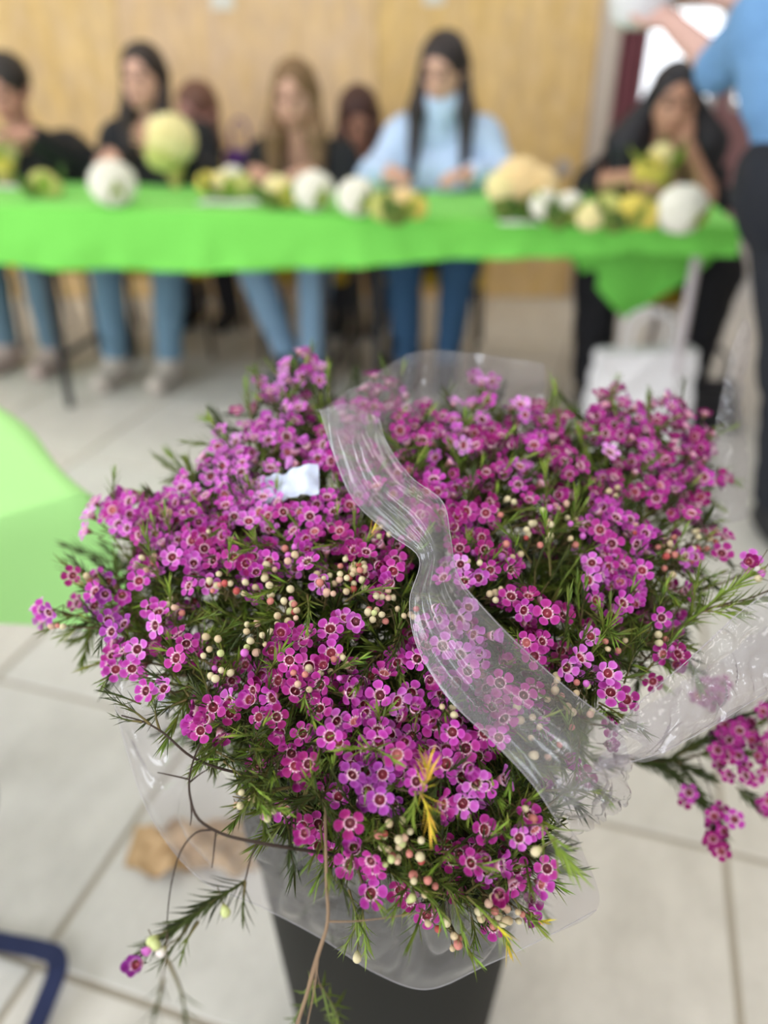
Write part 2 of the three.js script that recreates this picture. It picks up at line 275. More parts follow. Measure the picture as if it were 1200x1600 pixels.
{
  // the near table: its corner points at the flowers, the cloth hangs in a point there
  const c = onY(145, 775, TOPY), e1 = onY(0, 640, TOPY).sub(c).setY(0).normalize(), e2 = V(-e1.z * -1, 0, e1.x * -1); if (e2.x > 0) e2.negate();
  const S1 = 0.9, S2 = 0.7, ctr = c.clone().addScaledVector(e1, S1 / 2 + 0.02).addScaledVector(e2, S2 / 2 + 0.02).setY(0);
  const ped = thing('pedestal_table', 'pedestal table under the pale green cloth whose corner points at the flowers', 'table', ctr, Math.atan2(-e1.z, e1.x));
  part('tabletop', rbox(S1 - 0.02, 0.028, S2 - 0.02, 0.006, 0, TOPY - 0.016, 0), darkTop, ped); const pg = new THREE.CylinderGeometry(0.035, 0.04, TOPY - 0.05, 20); pg.translate(0, TOPY / 2, 0); part('column', pg, black, ped); const bg = new THREE.CylinderGeometry(0.06, 0.22, 0.03, 32); bg.translate(0, 0.015, 0); part('foot_plate', bg, black, ped);
  const N = 64, pos = [], idx = [], o = 0.105;
  const put = (s, t) => {                             // s, t from the corner; negative lies over the edge
    const x = Math.max(s, 0), z = Math.max(t, 0), ds = Math.max(-s, 0), dt = Math.max(-t, 0); let drop = ds * (1 + 0.85 * Math.max(0, 1 - z / 0.14)) + dt * (1 + 0.85 * Math.max(0, 1 - x / 0.14)); if (ds > 0 && dt > 0) drop = Math.hypot(ds, dt) * 0.25 + Math.max(ds, dt) * 1.6;
    const p = c.clone().addScaledVector(e1, x - Math.min(ds, 0.004) - ds * 0.08).addScaledVector(e2, z - Math.min(dt, 0.004) - dt * 0.08).setY(TOPY + 0.004 - drop);
    return p;
  };
  for (let i = 0; i <= N; i++) for (let j = 0; j <= N; j++) { const s = lerp(-o, S1 + o, i / N), t = lerp(-o, S2 + o, j / N); const f1 = s > S1 ? S1 : s, f2 = t > S2 ? S2 : t; const p = put(f1, f2); p.y -= Math.max(0, s - S1) + Math.max(0, t - S2); p.addScaledVector(e1, 0.006 * Math.sin(t * 22) * (s < 0 ? 1 : 0)).addScaledVector(e2, 0.006 * Math.sin(s * 19) * (t < 0 ? 1 : 0)); pos.push(p.x, p.y, p.z); }
  for (let i = 0; i < N; i++) for (let j = 0; j < N; j++) { const k = i * (N + 1) + j; idx.push(k, k + 1, k + N + 1, k + 1, k + N + 2, k + N + 1); }
  const g = new THREE.BufferGeometry(); g.setAttribute('position', new THREE.Float32BufferAttribute(pos, 3)); g.setIndex(idx); g.computeVertexNormals();
  single('tablecloth', 'pale green cloth with hanging corner beside the flower bucket', 'tablecloth', g, new THREE.MeshPhysicalMaterial({ color: srgb(182, 244, 154), roughness: 0.85, side: THREE.DoubleSide, transmission: 0.12, thickness: 0 }));
}

// ---------------------------------------------------------------- people
const skinM = (c) => new THREE.MeshPhysicalMaterial({ color: srgb(...c), roughness: 0.5, sheen: 0.2, sheenRoughness: 0.5 });
const eyeM = std(srgb(40, 28, 24), 0.25), lipM = std(srgb(172, 92, 92), 0.45);
// q: joints in the person's own axes (x to one side, y up, z ahead), colours and hair
function person(label, pos, turn, q, group) {
  const t = thing('person', label, 'person', pos, turn); const skin = skinM(q.skin);
  const H = q.head, S = q.shoulders, hd = new THREE.Euler(q.nod || 0, q.yaw || 0, q.roll || 0, 'YXZ'), hm = new THREE.Matrix4().makeRotationFromEuler(hd).setPosition(H), hi = hm.clone().invert(), tmp = V(0, 0, 0);
  const P = q.pelvis, C = q.chest, nb = q.neck, w = q.wide || 1;
  const C8 = (a, ra, b, rb) => [a.x, a.y, a.z, ra, b.x, b.y, b.z, rb];
  const off = (a, x, y, z) => a.clone().add(V(x, y, z));
  const torso = [C8(off(P, -0.075 * w, 0, 0), 0.115 * w, off(P, 0.075 * w, 0, 0), 0.115 * w), C8(off(P, 0, 0.05, 0), 0.12 * w, off(C, 0, -0.03, 0), 0.118 * w), C8(off(C, -0.075 * w, 0, 0), 0.108 * w, off(C, 0.075 * w, 0, 0), 0.108 * w), C8(S[0], 0.055, S[1], 0.055), C8(off(C, -0.1, 0.05, 0), 0.08, S[0], 0.055), C8(off(C, 0.1, 0.05, 0), 0.08, S[1], 0.055)];
  if (q.bust) for (const s of [-1, 1]) torso.push(C8(off(C, s * 0.07, 0.0, 0.07), 0.06, off(C, s * 0.065, -0.02, 0.08), 0.055));
  const arms = [0, 1].flatMap((k) => [C8(S[k], 0.053, q.elbows[k], 0.042), C8(q.elbows[k], 0.042, q.wrists[k], 0.027)]);
  const legs = [0, 1].flatMap((k) => [C8(q.hips[k], 0.088, q.knees[k], 0.06), C8(q.knees[k], 0.058, q.ankles[k], 0.037)]);
  const feet = [0, 1].map((k) => C8(off(q.ankles[k], 0, -0.045, -0.02), 0.036, off(q.ankles[k], 0, -0.055, 0.14), 0.028));
  const neck = [C8(nb, 0.056, off(H, 0, -0.06, -0.015), 0.05)];
  const all = [...torso, ...arms, ...legs, ...feet, ...neck];
  const bounds = (caps, m) => { const lo = [9, 9, 9], hi2 = [-9, -9, -9]; for (const c of caps) for (let a = 0; a < 3; a++) { lo[a] = Math.min(lo[a], c[a] - c[3] - m, c[a + 4] - c[7] - m); hi2[a] = Math.max(hi2[a], c[a] + c[3] + m, c[a + 4] + c[7] + m); } return [lo, hi2]; };
  // body, head and hands: one surface
  const bb = bounds(all, 0.02), gs = [nets(capsD(all, 0.035), bb[0], bb[1], 0.016)];
  const headF = (x, y, z) => {
    let d = ellD(x, y, z, 0, 0.03, -0.012, 0.076, 0.09, 0.095); d = smin(d, ellD(x, y, z, 0, -0.045, 0.022, 0.056, 0.068, 0.064), 0.05);
    d = smin(d, capD(x, y, z, [0, 0.012, 0.082, 0.007, 0, -0.028, 0.1, 0.012]), 0.018); for (const s of [-1, 1]) { d = smin(d, ellD(x, y, z, s * 0.077, -0.008, -0.012, 0.012, 0.03, 0.02), 0.01); d = smax(d, -(Math.hypot(x - s * 0.031, y - 0.012, z - 0.1) - 0.02), 0.02); }
    d = smin(d, capD(x, y, z, [-0.018, -0.062, 0.076, 0.007, 0.018, -0.062, 0.076, 0.007]), 0.012); return d;
  };
  const hg = nets(headF, [-0.11, -0.13, -0.13], [0.11, 0.14, 0.13], 0.006); hg.applyMatrix4(hm); gs.push(hg);
  for (let k = 0; k < 2; k++) {
    const s = k ? 1 : -1, wr = q.wrists[k], d = (q.hand?.[k] || wr.clone().sub(q.elbows[k]).setY(0)).clone().normalize(), palmN = (q.palm?.[k] || V(0, -1, 0)).clone(); palmN.addScaledVector(d, -palmN.dot(d)).normalize(); const side = d.clone().cross(palmN).normalize().multiplyScalar(s);
    const at = (f, l, n) => wr.clone().addScaledVector(d, f).addScaledVector(side, l).addScaledVector(palmN, n), cs = [C8(at(-0.02, 0, 0), 0.026, at(0.04, 0.012, 0), 0.017), C8(at(-0.01, 0, 0), 0.022, at(0.045, -0.018, 0), 0.016), C8(at(0, 0, 0), 0.02, at(0.05, 0, 0), 0.016)];
    [[0.03, 0.075], [0.011, 0.085], [-0.009, 0.08], [-0.027, 0.062]].forEach(([l, len]) => { const a = at(0.055, l * 0.85, 0), b = at(0.055 + len * 0.5, l * 1.1, 0.008), e = at(0.055 + len * 0.86, l * 1.15, 0.034); cs.push(C8(a, 0.0095, b, 0.0085), C8(b, 0.0085, e, 0.007)); });
    cs.push(C8(at(0.005, 0.02, 0.006), 0.013, at(0.04, 0.046, 0.016), 0.0105), C8(at(0.04, 0.046, 0.016), 0.0105, at(0.07, 0.05, 0.026), 0.0085));
    const hb = bounds(cs, 0.008); gs.push(nets(capsD(cs, 0.006), hb[0], hb[1], 0.005));
  }
  part('body', mergeGeometries(gs), skin, t);
  for (const s of [-1, 1]) { const e = new THREE.SphereGeometry(0.011, 10, 8); e.translate(s * 0.031, 0.01, 0.0835); e.applyMatrix4(hm); part('eye', e, eyeM, t); const b = new THREE.CapsuleGeometry(0.0035, 0.03, 4, 8); b.rotateZ(Math.PI / 2 + s * -0.12); b.translate(s * 0.033, 0.034, 0.0905); b.applyMatrix4(hm); part('eyebrow', b, std(srgb(...q.hair), 0.8), t); }
  { const m = new THREE.CapsuleGeometry(0.006, 0.03, 4, 10); m.rotateZ(Math.PI / 2); m.scale(1, 1, 0.7); m.translate(0, -0.062, 0.083); m.applyMatrix4(hm); part('mouth', m, lipM, t); }
  // clothes
  const withRipple = (d, x, y, z) => (Math.abs(d) < 0.04 ? d + ripple(x, y, z) : d);
  const topC = [...torso, ...arms.map((c, k) => (k % 2 && q.shortSleeve ? null : c)).filter(Boolean)];
  if (q.turtleneck) topC.push(C8(nb, 0.06, off(H, 0, -0.105, -0.012), 0.052));
  const grow = q.loose || 0.014, tb2 = bounds(topC, grow + 0.02), topF = capsD(topC, 0.04, grow), hemY = q.hem ?? P.y - 0.03;
  const wristCut = (x, y, z) => { let d = -1; for (const u of cuts) { if (Math.hypot(x - u[3], y - u[4], z - u[5]) < 0.13 + (q.cuff || 0)) d = Math.max(d, (x - u[0]) * u[6] + (y - u[1]) * u[7] + (z - u[2]) * u[8] - (u[9] - (q.cuff || 0.012))); } return d; };
  const cuts = [0, 1].map((k) => { const e = q.elbows[k], wv = q.wrists[k], u = wv.clone().sub(e), l = u.length(); u.divideScalar(l); return [e.x, e.y, e.z, wv.x, wv.y, wv.z, u.x, u.y, u.z, l]; });
  const ripple = (x, y, z) => 0.004 * noise3(x * 9, y * 14, z * 9) + 0.0025 * noise3(x * 22 + 3, y * 26, z * 22);
  part(q.topName || 'sweater', nets((x, y, z) => Math.max(withRipple(topF(x, y, z), x, y, z), hemY - y, q.shortSleeve ? -1 : wristCut(x, y, z), q.openFront ? -(Math.max(Math.abs(x) - lerp(0.055, 0.025, clamp((C.y + 0.15 - y) / 0.25, 0, 1)), -(z - C.z - 0.04), C.y - 0.16 - y)) : -1), tb2[0], tb2[1], 0.0145), std(srgb(...q.top), 0.9), t);
  if (q.openFront) part('undershirt', nets((x, y, z) => Math.max(capsD(torso, 0.04, 0.005)(x, y, z), hemY - y, y - S[0].y + 0.03), bounds(torso, 0.03)[0], bounds(torso, 0.03)[1], 0.016), std(srgb(...q.openFront), 0.9), t);
  const lowC = [C8(off(P, -0.08 * w, 0, 0), 0.118 * w, off(P, 0.08 * w, 0, 0), 0.118 * w), ...legs], lb = bounds(lowC, 0.04), lowF = capsD(lowC, 0.04, q.legLoose || 0.016);
  const hole = q.rip ? q.rip.map((k) => off(q.knees[k], 0, -0.02, 0.06)) : [];
  part(q.lowName || 'trousers', nets((x, y, z) => { let d = Math.max(withRipple(lowF(x, y, z), x, y, z), y - P.y - 0.09, 0.1 - y); for (const h of hole) d = Math.max(d, -(ellD(x, y, z, h.x, h.y, h.z, 0.05, 0.045, 0.06))); return d; }, lb[0], lb[1], 0.0145), std(srgb(...q.low), 0.9), t);
  for (let k = 0; k < 2; k++) {
    const c = [C8(off(q.ankles[k], 0, -0.042, -0.025), 0.042, off(q.ankles[k], 0, -0.055, 0.145), 0.034), C8(off(q.ankles[k], 0, 0.01, -0.01), 0.04, off(q.ankles[k], 0, -0.03, 0.03), 0.042)], b = bounds(c, 0.02), gy = q.ankles[k].y - 0.088;
    part('shoe', nets((x, y, z) => Math.max(capsD(c, 0.03, 0.004)(x, y, z), gy - y), b[0], b[1], 0.009), std(srgb(...q.shoe), 0.7), t);
    if (q.sock) { const sc = [C8(off(q.ankles[k], 0, 0.0, -0.005), 0.042, q.ankles[k].clone().lerp(q.knees[k], 0.14), 0.044)], sb = bounds(sc, 0.02); part('sock', nets(capsD(sc, 0.02), sb[0], sb[1], 0.01), std(srgb(...q.sock), 0.9), t); }
  }
  // hair: a cap that leaves the face free, and locks
  const locks = (q.locks || []).map(([a, ra, b, rb]) => C8(a, ra, b, rb));
  const hairF = (x, y, z) => {
    tmp.set(x, y, z).applyMatrix4(hi); let d = ellD(tmp.x, tmp.y, tmp.z, 0, 0.035, -0.022, 0.089, 0.1, 0.103);
    d = Math.max(d, -ellD(tmp.x, tmp.y, tmp.z, 0, -0.035, 0.1, 0.066, 0.105, 0.1)); d = Math.max(d, -(tmp.y + (q.short ? 0.03 : 0.12)) );
    for (const c of locks) d = smin(d, capD(x, y, z, c), 0.03);
    const fx = ellD(tmp.x, tmp.y, tmp.z, 0, -0.03, 0.105, 0.058, 0.1, 0.09); d = Math.max(d, -fx);
    return Math.abs(d) < 0.03 ? d + 0.003 * noise3(x * 40, y * 8, z * 40) : d;
  };
  const hb2 = bounds([...locks, C8(H, 0.14, H, 0.14)], 0.02); part('hair', nets(hairF, hb2[0], hb2[1], 0.009), std(srgb(...q.hair), 0.55), t);
  return t;
}
// seated at the long table: hips at the origin, ahead is towards the table
function seated(o) {
  const h = o.h, lz = o.lean || 0.05, q = { ...o };
  q.head = V(o.hx || 0, h, lz + 0.07); q.neck = V((o.hx || 0) * 0.6, h - 0.19, lz + 0.015); q.chest = V((o.hx || 0) * 0.5, h - 0.37, lz * 0.6); q.pelvis = V(0, 0.55, 0);
  const sw = 0.152 * (o.wide || 1); q.shoulders = [-1, 1].map((s) => V(s * sw + (o.hx || 0) * 0.6, h - 0.235, lz * 0.8));
  q.elbows = o.elbows || [-1, 1].map((s) => V(s * (sw + 0.075), h - 0.45, lz + 0.1)); q.wrists = o.wrists || [-1, 1].map((s) => V(s * 0.1, 0.815, 0.36));
  q.hips = [-1, 1].map((s) => V(s * 0.085, 0.54, 0.02)); q.knees = o.knees || [-1, 1].map((s) => V(s * 0.11, 0.53, 0.42)); q.ankles = o.ankles || [-1, 1].map((s) => V(s * 0.11, 0.092, 0.43));
  return q;
}
const longHair = (q, len, r, spread = 0.075, fwd = 0.02) => { const H = q.head; q.locks = [-1, 1].flatMap((s) => [[V(H.x + s * 0.072, H.y + 0.02, H.z - 0.03), 0.026, V(H.x + s * spread, H.y - 0.13, H.z + fwd), r], [V(H.x + s * spread, H.y - 0.13, H.z + fwd), r, V(H.x + s * (spread + 0.01), H.y - len, H.z + fwd + 0.035), r * 0.55]]); q.locks.push([V(H.x, H.y, H.z - 0.06), 0.07, V(H.x, H.y - len * 0.8, H.z - 0.11), 0.055]); return q; };
function sitAt(label, X, Y, n, o) {
  const p = onTable(X, Y, n - 0.1), q = seated({ ...o, h: p.y + (o.dh || 0) }); const base = onTable(X, Y, n).setY(0); if (o.locksLen) longHair(q, o.locksLen, o.locksR || 0.035, o.spread, o.fwd);
  chairAt(base, TTURN + (o.turn || 0), o.chairLabel); return person(label, base, TTURN + (o.turn || 0), q);
}
const yellowSeat = std(srgb(206, 168, 34), 0.5);
function chairAt(base, turn, label) {
  const t = thing('stacking_chair', label, 'chair', base, turn);
  part('seat', rbox(0.42, 0.07, 0.42, 0.02, 0, 0.397, 0.0), yellowSeat, t); part('backrest', rbox(0.38, 0.2, 0.02, 0.009, 0, 0.7, -0.21), yellowSeat, t);
  for (const s of [-1, 1]) { const f = new GB(); f.tube([V(s * 0.17, 0.37, 0.17), V(s * 0.19, 0, 0.19)], 0.011, 0.011, 8, [1, 1, 1]); part('leg', f.build(), black, t); const r = new GB(); r.tube(curve([V(s * 0.18, 0.8, -0.235), V(s * 0.18, 0.42, -0.19), V(s * 0.19, 0, -0.24)], 10), 0.011, 0.011, 8, [1, 1, 1]); part('leg', r.build(), black, t); }
}
const skinA = [206, 160, 140], skinB = [214, 168, 148], skinC = [196, 146, 124];
sitAt('person in a black jacket with short dark hair and raised hand, leaning over', 52, 140, 0.86, { skin: [200, 150, 132], hair: [38, 32, 32], top: [26, 27, 31], topName: 'jacket', low: [96, 122, 140], shoe: [190, 170, 165], short: true, nod: 0.35, lean: 0.12, wide: 1.08, loose: 0.022, locks: [], wrists: [V(-0.12, 0.9, 0.36), V(0.14, 0.93, 0.34)], elbows: [V(-0.24, 0.78, 0.14), V(0.27, 0.8, 0.13)], hand: [V(0.3, -0.1, 1), V(-0.6, 0.1, 0.5)], chairLabel: 'yellow seated chair with black legs under the person with raised hand', bust: false });
sitAt('dark long haired person in black holding up a pale yellow bloom, ripped jeans', 243, 124, 0.86, { skin: skinB, hair: [44, 33, 30], top: [30, 31, 36], low: [108, 140, 164], shoe: [206, 196, 188], sock: [24, 25, 30], bust: true, wide: 1.12, loose: 0.024, locksLen: 0.36, locksR: 0.036, rip: [0], wrists: [V(-0.1, 0.86, 0.3), V(0.13, 0.9, 0.34)], elbows: [V(-0.24, 0.72, 0.14), V(0.25, 0.74, 0.14)], hand: [V(0.5, 0, 1), V(-0.05, 0.3, 0.6)], palm: [V(0, -1, 0), V(-1, 0, 0)], knees: [V(-0.14, 0.53, 0.4), V(0.14, 0.53, 0.4)], ankles: [V(-0.11, 0.092, 0.52), V(0.12, 0.092, 0.5)], chairLabel: 'yellow seated chair with black legs under the ripped jeans' });
sitAt('light brown long haired person in a dark open jacket and white top', 472, 152, 0.86, { skin: skinA, hair: [122, 94, 64], top: [34, 36, 40], topName: 'jacket', openFront: [226, 226, 232], low: [134, 166, 196], shoe: [60, 66, 84], bust: true, locksLen: 0.46, locksR: 0.042, spread: 0.085, nod: 0.15, loose: 0.02, knees: [V(-0.16, 0.53, 0.38), V(0.13, 0.53, 0.4)], ankles: [V(-0.03, 0.092, 0.34), V(0.1, 0.092, 0.4)], chairLabel: 'yellow seated chair with black legs under the pale jeans' });
sitAt('dark haired person in a light blue turtleneck sweater looking down', 697, 112, 0.88, { skin: skinB, hair: [40, 31, 33], top: [192, 214, 246], turtleneck: true, low: [48, 84, 120], shoe: [40, 44, 52], bust: true, locksLen: 0.36, locksR: 0.034, spread: 0.095, nod: 0.28, yaw: -0.25, loose: 0.022, wrists: [V(-0.16, 0.82, 0.34), V(0.12, 0.815, 0.3)], elbows: [V(-0.26, 0.78, 0.16), V(0.27, 0.76, 0.12)], knees: [V(-0.1, 0.53, 0.42), V(0.12, 0.53, 0.42)], ankles: [V(-0.08, 0.092, 0.4), V(0.08, 0.092, 0.36)], chairLabel: 'yellow seated chair with black legs under the dark blue jeans' });
sitAt('black haired person in a yellow top and black jacket, hand at the mouth', 1045, 162, 0.72, { skin: skinC, hair: [20, 20, 32], top: [22, 22, 30], topName: 'jacket', openFront: [208, 198, 84], loose: 0.024, low: [16, 16, 22], shoe: [20, 20, 24], bust: true, locksLen: 0.54, locksR: 0.075, spread: 0.135, fwd: -0.03, nod: 0.1, legLoose: 0.03, cuff: 0.16, wrists: [V(-0.1, 0.83, 0.26), V(0.055, 0.93, 0.17)], elbows: [V(-0.24, 0.78, 0.1), V(0.17, 0.74, 0.17)], hand: [V(0.4, -0.1, 1), V(-0.35, 1, 0.1)], palm: [V(0, -1, 0), V(0, 0, -1)], knees: [V(-0.2, 0.53, 0.36), V(0.2, 0.53, 0.36)], ankles: [V(-0.18, 0.092, 0.36), V(0.18, 0.092, 0.34)], chairLabel: 'yellow seated chair with black legs under the black trousers' });
sitAt('reddish dark haired person in a dark jacket bending low behind the others', 572, 184, 1.44, { knees: [V(-0.1, 0.53, 0.3), V(0.1, 0.53, 0.3)], ankles: [V(-0.1, 0.092, 0.22), V(0.1, 0.092, 0.22)], wrists: [V(-0.08, 0.66, 0.24), V(0.08, 0.66, 0.24)], skin: skinC, hair: [66, 36, 30], top: [52, 54, 62], topName: 'jacket', low: [40, 44, 56], shoe: [40, 40, 44], nod: 0.6, lean: 0.12, bust: true, locksLen: 0.4, locksR: 0.055, spread: 0.07, fwd: 0.03, yaw: 0.2, chairLabel: 'yellow seated chair under the person bending low' });
sitAt('brown haired person in a rose scarf sitting behind the person in black', 322, 176, 1.42, { knees: [V(-0.1, 0.53, 0.3), V(0.1, 0.53, 0.3)], ankles: [V(-0.1, 0.092, 0.22), V(0.1, 0.092, 0.22)], wrists: [V(-0.08, 0.66, 0.24), V(0.08, 0.66, 0.24)], skin: [196, 146, 136], hair: [112, 76, 62], top: [172, 160, 158], low: [44, 44, 52], shoe: [40, 40, 44], nod: 0.3, bust: true, locksLen: 0.22, locksR: 0.04, yaw: -0.4, chairLabel: 'yellow seated chair under the person in grey' });
{
  // standing beside the table end, bending over and holding out a white bowl
  const q = { skin: [206, 166, 156], hair: [60, 44, 38], top: [108, 152, 200], topName: 'shirt', shortSleeve: true, low: [24, 28, 38], shoe: [28, 28, 32], wide: 1.02, loose: 0.02, legLoose: 0.022, bust: true };
  const o = V(1.08, 0, -1.9); const L = (x, y, z) => V(x - o.x, y, z - o.z);
  q.pelvis = L(1.03, 0.93, -1.9); q.chest = L(1.0, 1.13, -1.95); q.neck = L(0.985, 1.33, -2.0); q.head = L(0.97, 1.5, -2.06); q.shoulders = [L(0.85, 1.245, -2.0), L(1.14, 1.29, -1.97)];
  q.elbows = [L(0.83, 1.16, -2.2), L(1.03, 1.28, -2.24)]; q.wrists = [L(0.74, 1.27, -2.38), L(0.83, 1.33, -2.42)]; q.hand = [V(-0.6, 0.3, -0.7), V(-0.9, -0.1, -0.3)]; q.palm = [V(-0.5, 0.6, 0.2), V(-0.3, -0.6, 0.4)];
  q.hips = [L(0.95, 0.9, -1.9), L(1.12, 0.9, -1.9)]; q.knees = [L(1.04, 0.5, -1.86), L(1.2, 0.5, -1.88)]; q.ankles = [L(1.1, 0.092, -1.88), L(1.25, 0.092, -1.86)]; q.hem = 0.9; q.locks = [[q.head.clone().add(V(0, 0.05, -0.03)), 0.05, q.head.clone().add(V(0.02, -0.1, -0.06)), 0.04]]; q.nod = 0.35; q.yaw = 2.7;
  person('standing person in a blue shirt and black trousers holding out a white bowl', o, 0, q);
  const b = new THREE.LatheGeometry([[0, 0], [0.05, 0], [0.075, 0.02], [0.09, 0.07], [0.094, 0.1], [0.09, 0.1], [0.084, 0.07], [0.068, 0.026], [0, 0.01]].map(([x, y]) => new THREE.Vector2(x, y)), 40);
  const p = onZ(997, 46, -2.47); single('white_bowl', 'round white bowl held up by the standing person', 'bowl', b, std(srgb(222, 222, 226), 0.4), p);
}
// things on and under the long table
const petalTone = { cream: [240, 230, 176], white: [240, 238, 226], lime: [206, 208, 128], peach: [242, 218, 168], yellow: [230, 214, 110], green: [112, 134, 60] };
const headGeo = (r, k) => { const g = new THREE.IcosahedronGeometry(r, 20), p = g.attributes.position, v = V(0, 0, 0); for (let i = 0; i < p.count; i++) { v.fromBufferAttribute(p, i).normalize(); const a = Math.abs(noise3(v.x * 5 + k, v.y * 5, v.z * 5)), b = Math.abs(noise3(v.x * 11 + k, v.y * 11, v.z * 11 + 4)); const s = 0.86 + 0.16 * a + 0.08 * b; p.setXYZ(i, v.x * r * s, v.y * r * s * 0.92, v.z * r * s); } g.computeVertexNormals(); return g; };
const toneMat = {}; for (const [k, c] of Object.entries(petalTone)) toneMat[k] = std(srgb(...c), 0.75);
const leafG = (() => { const g = new THREE.PlaneGeometry(0.05, 0.11, 4, 6), p = g.attributes.position; for (let i = 0; i < p.count; i++) { const y = p.getY(i) / 0.11 + 0.5, w = Math.sin(Math.PI * Math.pow(y, 0.75)) ** 0.8; p.setX(i, p.getX(i) * w); p.setZ(i, Math.abs(p.getX(i)) * 0.35 - y * y * 0.02); p.setY(i, y * 0.11); } g.computeVertexNormals(); return g; })();
const leafM = std(srgb(74, 104, 40), 0.6, { side: THREE.DoubleSide }), limeM = std(srgb(150, 170, 70), 0.6, { side: THREE.DoubleSide });
// each: label, base pixel, distance back from the table's front edge, heads [dx, dy, dz, r, tone] in metres, leaves
function bloom(label, X, Y, n, heads, leaves, y, wrap) {
  let p = onTable(X, Y, n); if (y === undefined) p = onY(X, Y, TOPY + 0.004); else p.y = y ?? p.y;
  const t = thing('flower_bouquet', label, 'bouquet', p);
  heads.forEach(([x, yy, z, r, tone], k) => { r *= 0.84; const m = part('flower_head', headGeo(r, k * 3 + X), toneMat[tone], t); m.position.set(x * 0.84, yy * 0.84, z * 0.84); });
  for (let k = 0; k < leaves; k++) { const m = part('leaf', leafG, k % 3 ? leafM : limeM, t); const a = k / leaves * Math.PI * 2 + 0.4; m.position.set(Math.sin(a) * 0.03, 0.012, Math.cos(a) * 0.03); m.rotation.set(0.9 + 0.3 * Math.sin(k * 5), a, 0, 'YXZ'); }
  if (wrap) { const g = new THREE.LatheGeometry([[0.012, -wrap], [0.02, -wrap * 0.6], [0.045, -0.02], [0.06, 0.03]].map(([a, b]) => new THREE.Vector2(a, b)), 20); part('stem_wrap', g, std(srgb(188, 172, 104), 0.7, { side: THREE.DoubleSide }), t); }
  return t;
}
{
  const P0 = onTable(270, 250, 0.5); bloom('big pale yellow bloom held up in front of the person in black', 270, 250, 0.5, [[0, 0.085, 0, 0.118, 'cream'], [-0.03, 0.03, 0.03, 0.085, 'lime']], 0, P0.y, 0.13);
  const P1 = onTable(4, 262, 0.5); bloom('yellow bloom held by the person with short hair', 4, 262, 0.5, [[0, 0.075, 0, 0.085, 'cream'], [0.01, 0.03, 0.03, 0.06, 'yellow']], 3, P1.y, 0.1);
}
bloom('small lime green bunch lying beside a white bloom', 72, 308, 0, [[0, 0.055, 0, 0.06, 'lime'], [0.045, 0.04, 0.02, 0.045, 'lime'], [-0.045, 0.045, 0.02, 0.042, 'green']], 6);
bloom('single round white bloom lying on the green cloth near black sleeves', 182, 322, 0, [[0, 0.085, 0, 0.095, 'white']], 3);
bloom('flat cream and yellow bunch on a white sheet', 352, 310, 0, [[-0.07, 0.06, 0, 0.05, 'yellow'], [0, 0.06, 0, 0.055, 'cream'], [0.08, 0.055, 0, 0.05, 'lime'], [0.03, 0.08, -0.05, 0.05, 'white']], 6);
bloom('yellow and green bunch leaning on a white bloom', 440, 326, 0, [[-0.01, 0.07, 0, 0.06, 'cream'], [0.03, 0.055, 0.03, 0.045, 'yellow'], [-0.02, 0.04, 0.04, 0.04, 'green']], 6);
bloom('white bloom resting against the yellow and green bunch', 492, 330, 0, [[0, 0.075, 0, 0.08, 'white']], 2);
bloom('cream bloom beside a green bunch in front of the blue sweater', 558, 338, 0, [[0, 0.07, 0, 0.075, 'white']], 2);
bloom('loose green and yellow bunch under the hand of the blue sweater', 622, 350, 0, [[-0.05, 0.06, 0, 0.055, 'lime'], [0.02, 0.07, -0.02, 0.055, 'peach'], [0.06, 0.06, 0.02, 0.045, 'yellow'], [-0.01, 0.04, 0.04, 0.045, 'green']], 8);
bloom('large peach and yellow bloom with dark green leaves', 806, 340, 0, [[0, 0.13, 0, 0.088, 'peach'], [0.07, 0.115, 0.02, 0.072, 'peach'], [-0.06, 0.11, 0.02, 0.065, 'cream'], [-0.05, 0.05, 0.04, 0.05, 'green'], [0.06, 0.05, 0.03, 0.055, 'green']], 9);
bloom('white buds with dark leaves lying beside the peach bloom', 870, 355, 0, [[-0.05, 0.075, 0, 0.05, 'white'], [0.04, 0.07, -0.02, 0.05, 'white'], [0.0, 0.035, 0.03, 0.04, 'green'], [0.07, 0.04, 0.02, 0.04, 'green']], 8);
bloom('yellow green bunch in front of the person in yellow', 965, 362, 0, [[-0.1, 0.05, 0, 0.05, 'cream'], [-0.04, 0.07, -0.03, 0.055, 'lime'], [0.04, 0.065, 0, 0.06, 'yellow'], [0.09, 0.06, 0.02, 0.05, 'yellow'], [-0.03, 0.04, 0.05, 0.04, 'green']], 9);
bloom('round white bloom at the end of the green table', 1058, 366, 0, [[0, 0.08, 0, 0.086, 'white']], 3);
{ const P = onTable(1030, 268, 0.42); bloom('yellow bloom held before the chest of the person in yellow', 1030, 268, 0.42, [[-0.03, 0.0, 0, 0.075, 'yellow'], [0.0, 0.06, 0, 0.05, 'cream']], 5, P.y, 0.1); }
const paperM = std(srgb(226, 234, 226), 0.8);
for (const [X, Y, w, d, lab] of [[365, 318, 0.24, 0.1, 'white sheet of paper under the flat cream bunch'], [810, 350, 0.12, 0.07, 'small white paper in front of the peach bloom'], [14, 293, 0.16, 0.12, 'white sheet of paper near the person with short hair']]) {
  const g = new THREE.PlaneGeometry(w, d, 8, 8); g.rotateX(-Math.PI / 2); const p = g.attributes.position; for (let i = 0; i < p.count; i++) p.setY(i, 0.003 + 0.006 * Math.abs(noise3(p.getX(i) * 20, X, p.getZ(i) * 20))); g.computeVertexNormals(); single('paper_sheet', lab, 'paper', g, std(srgb(226, 234, 226), 0.8, { side: THREE.DoubleSide }), onY(X, Y, TOPY + 0.005));
}
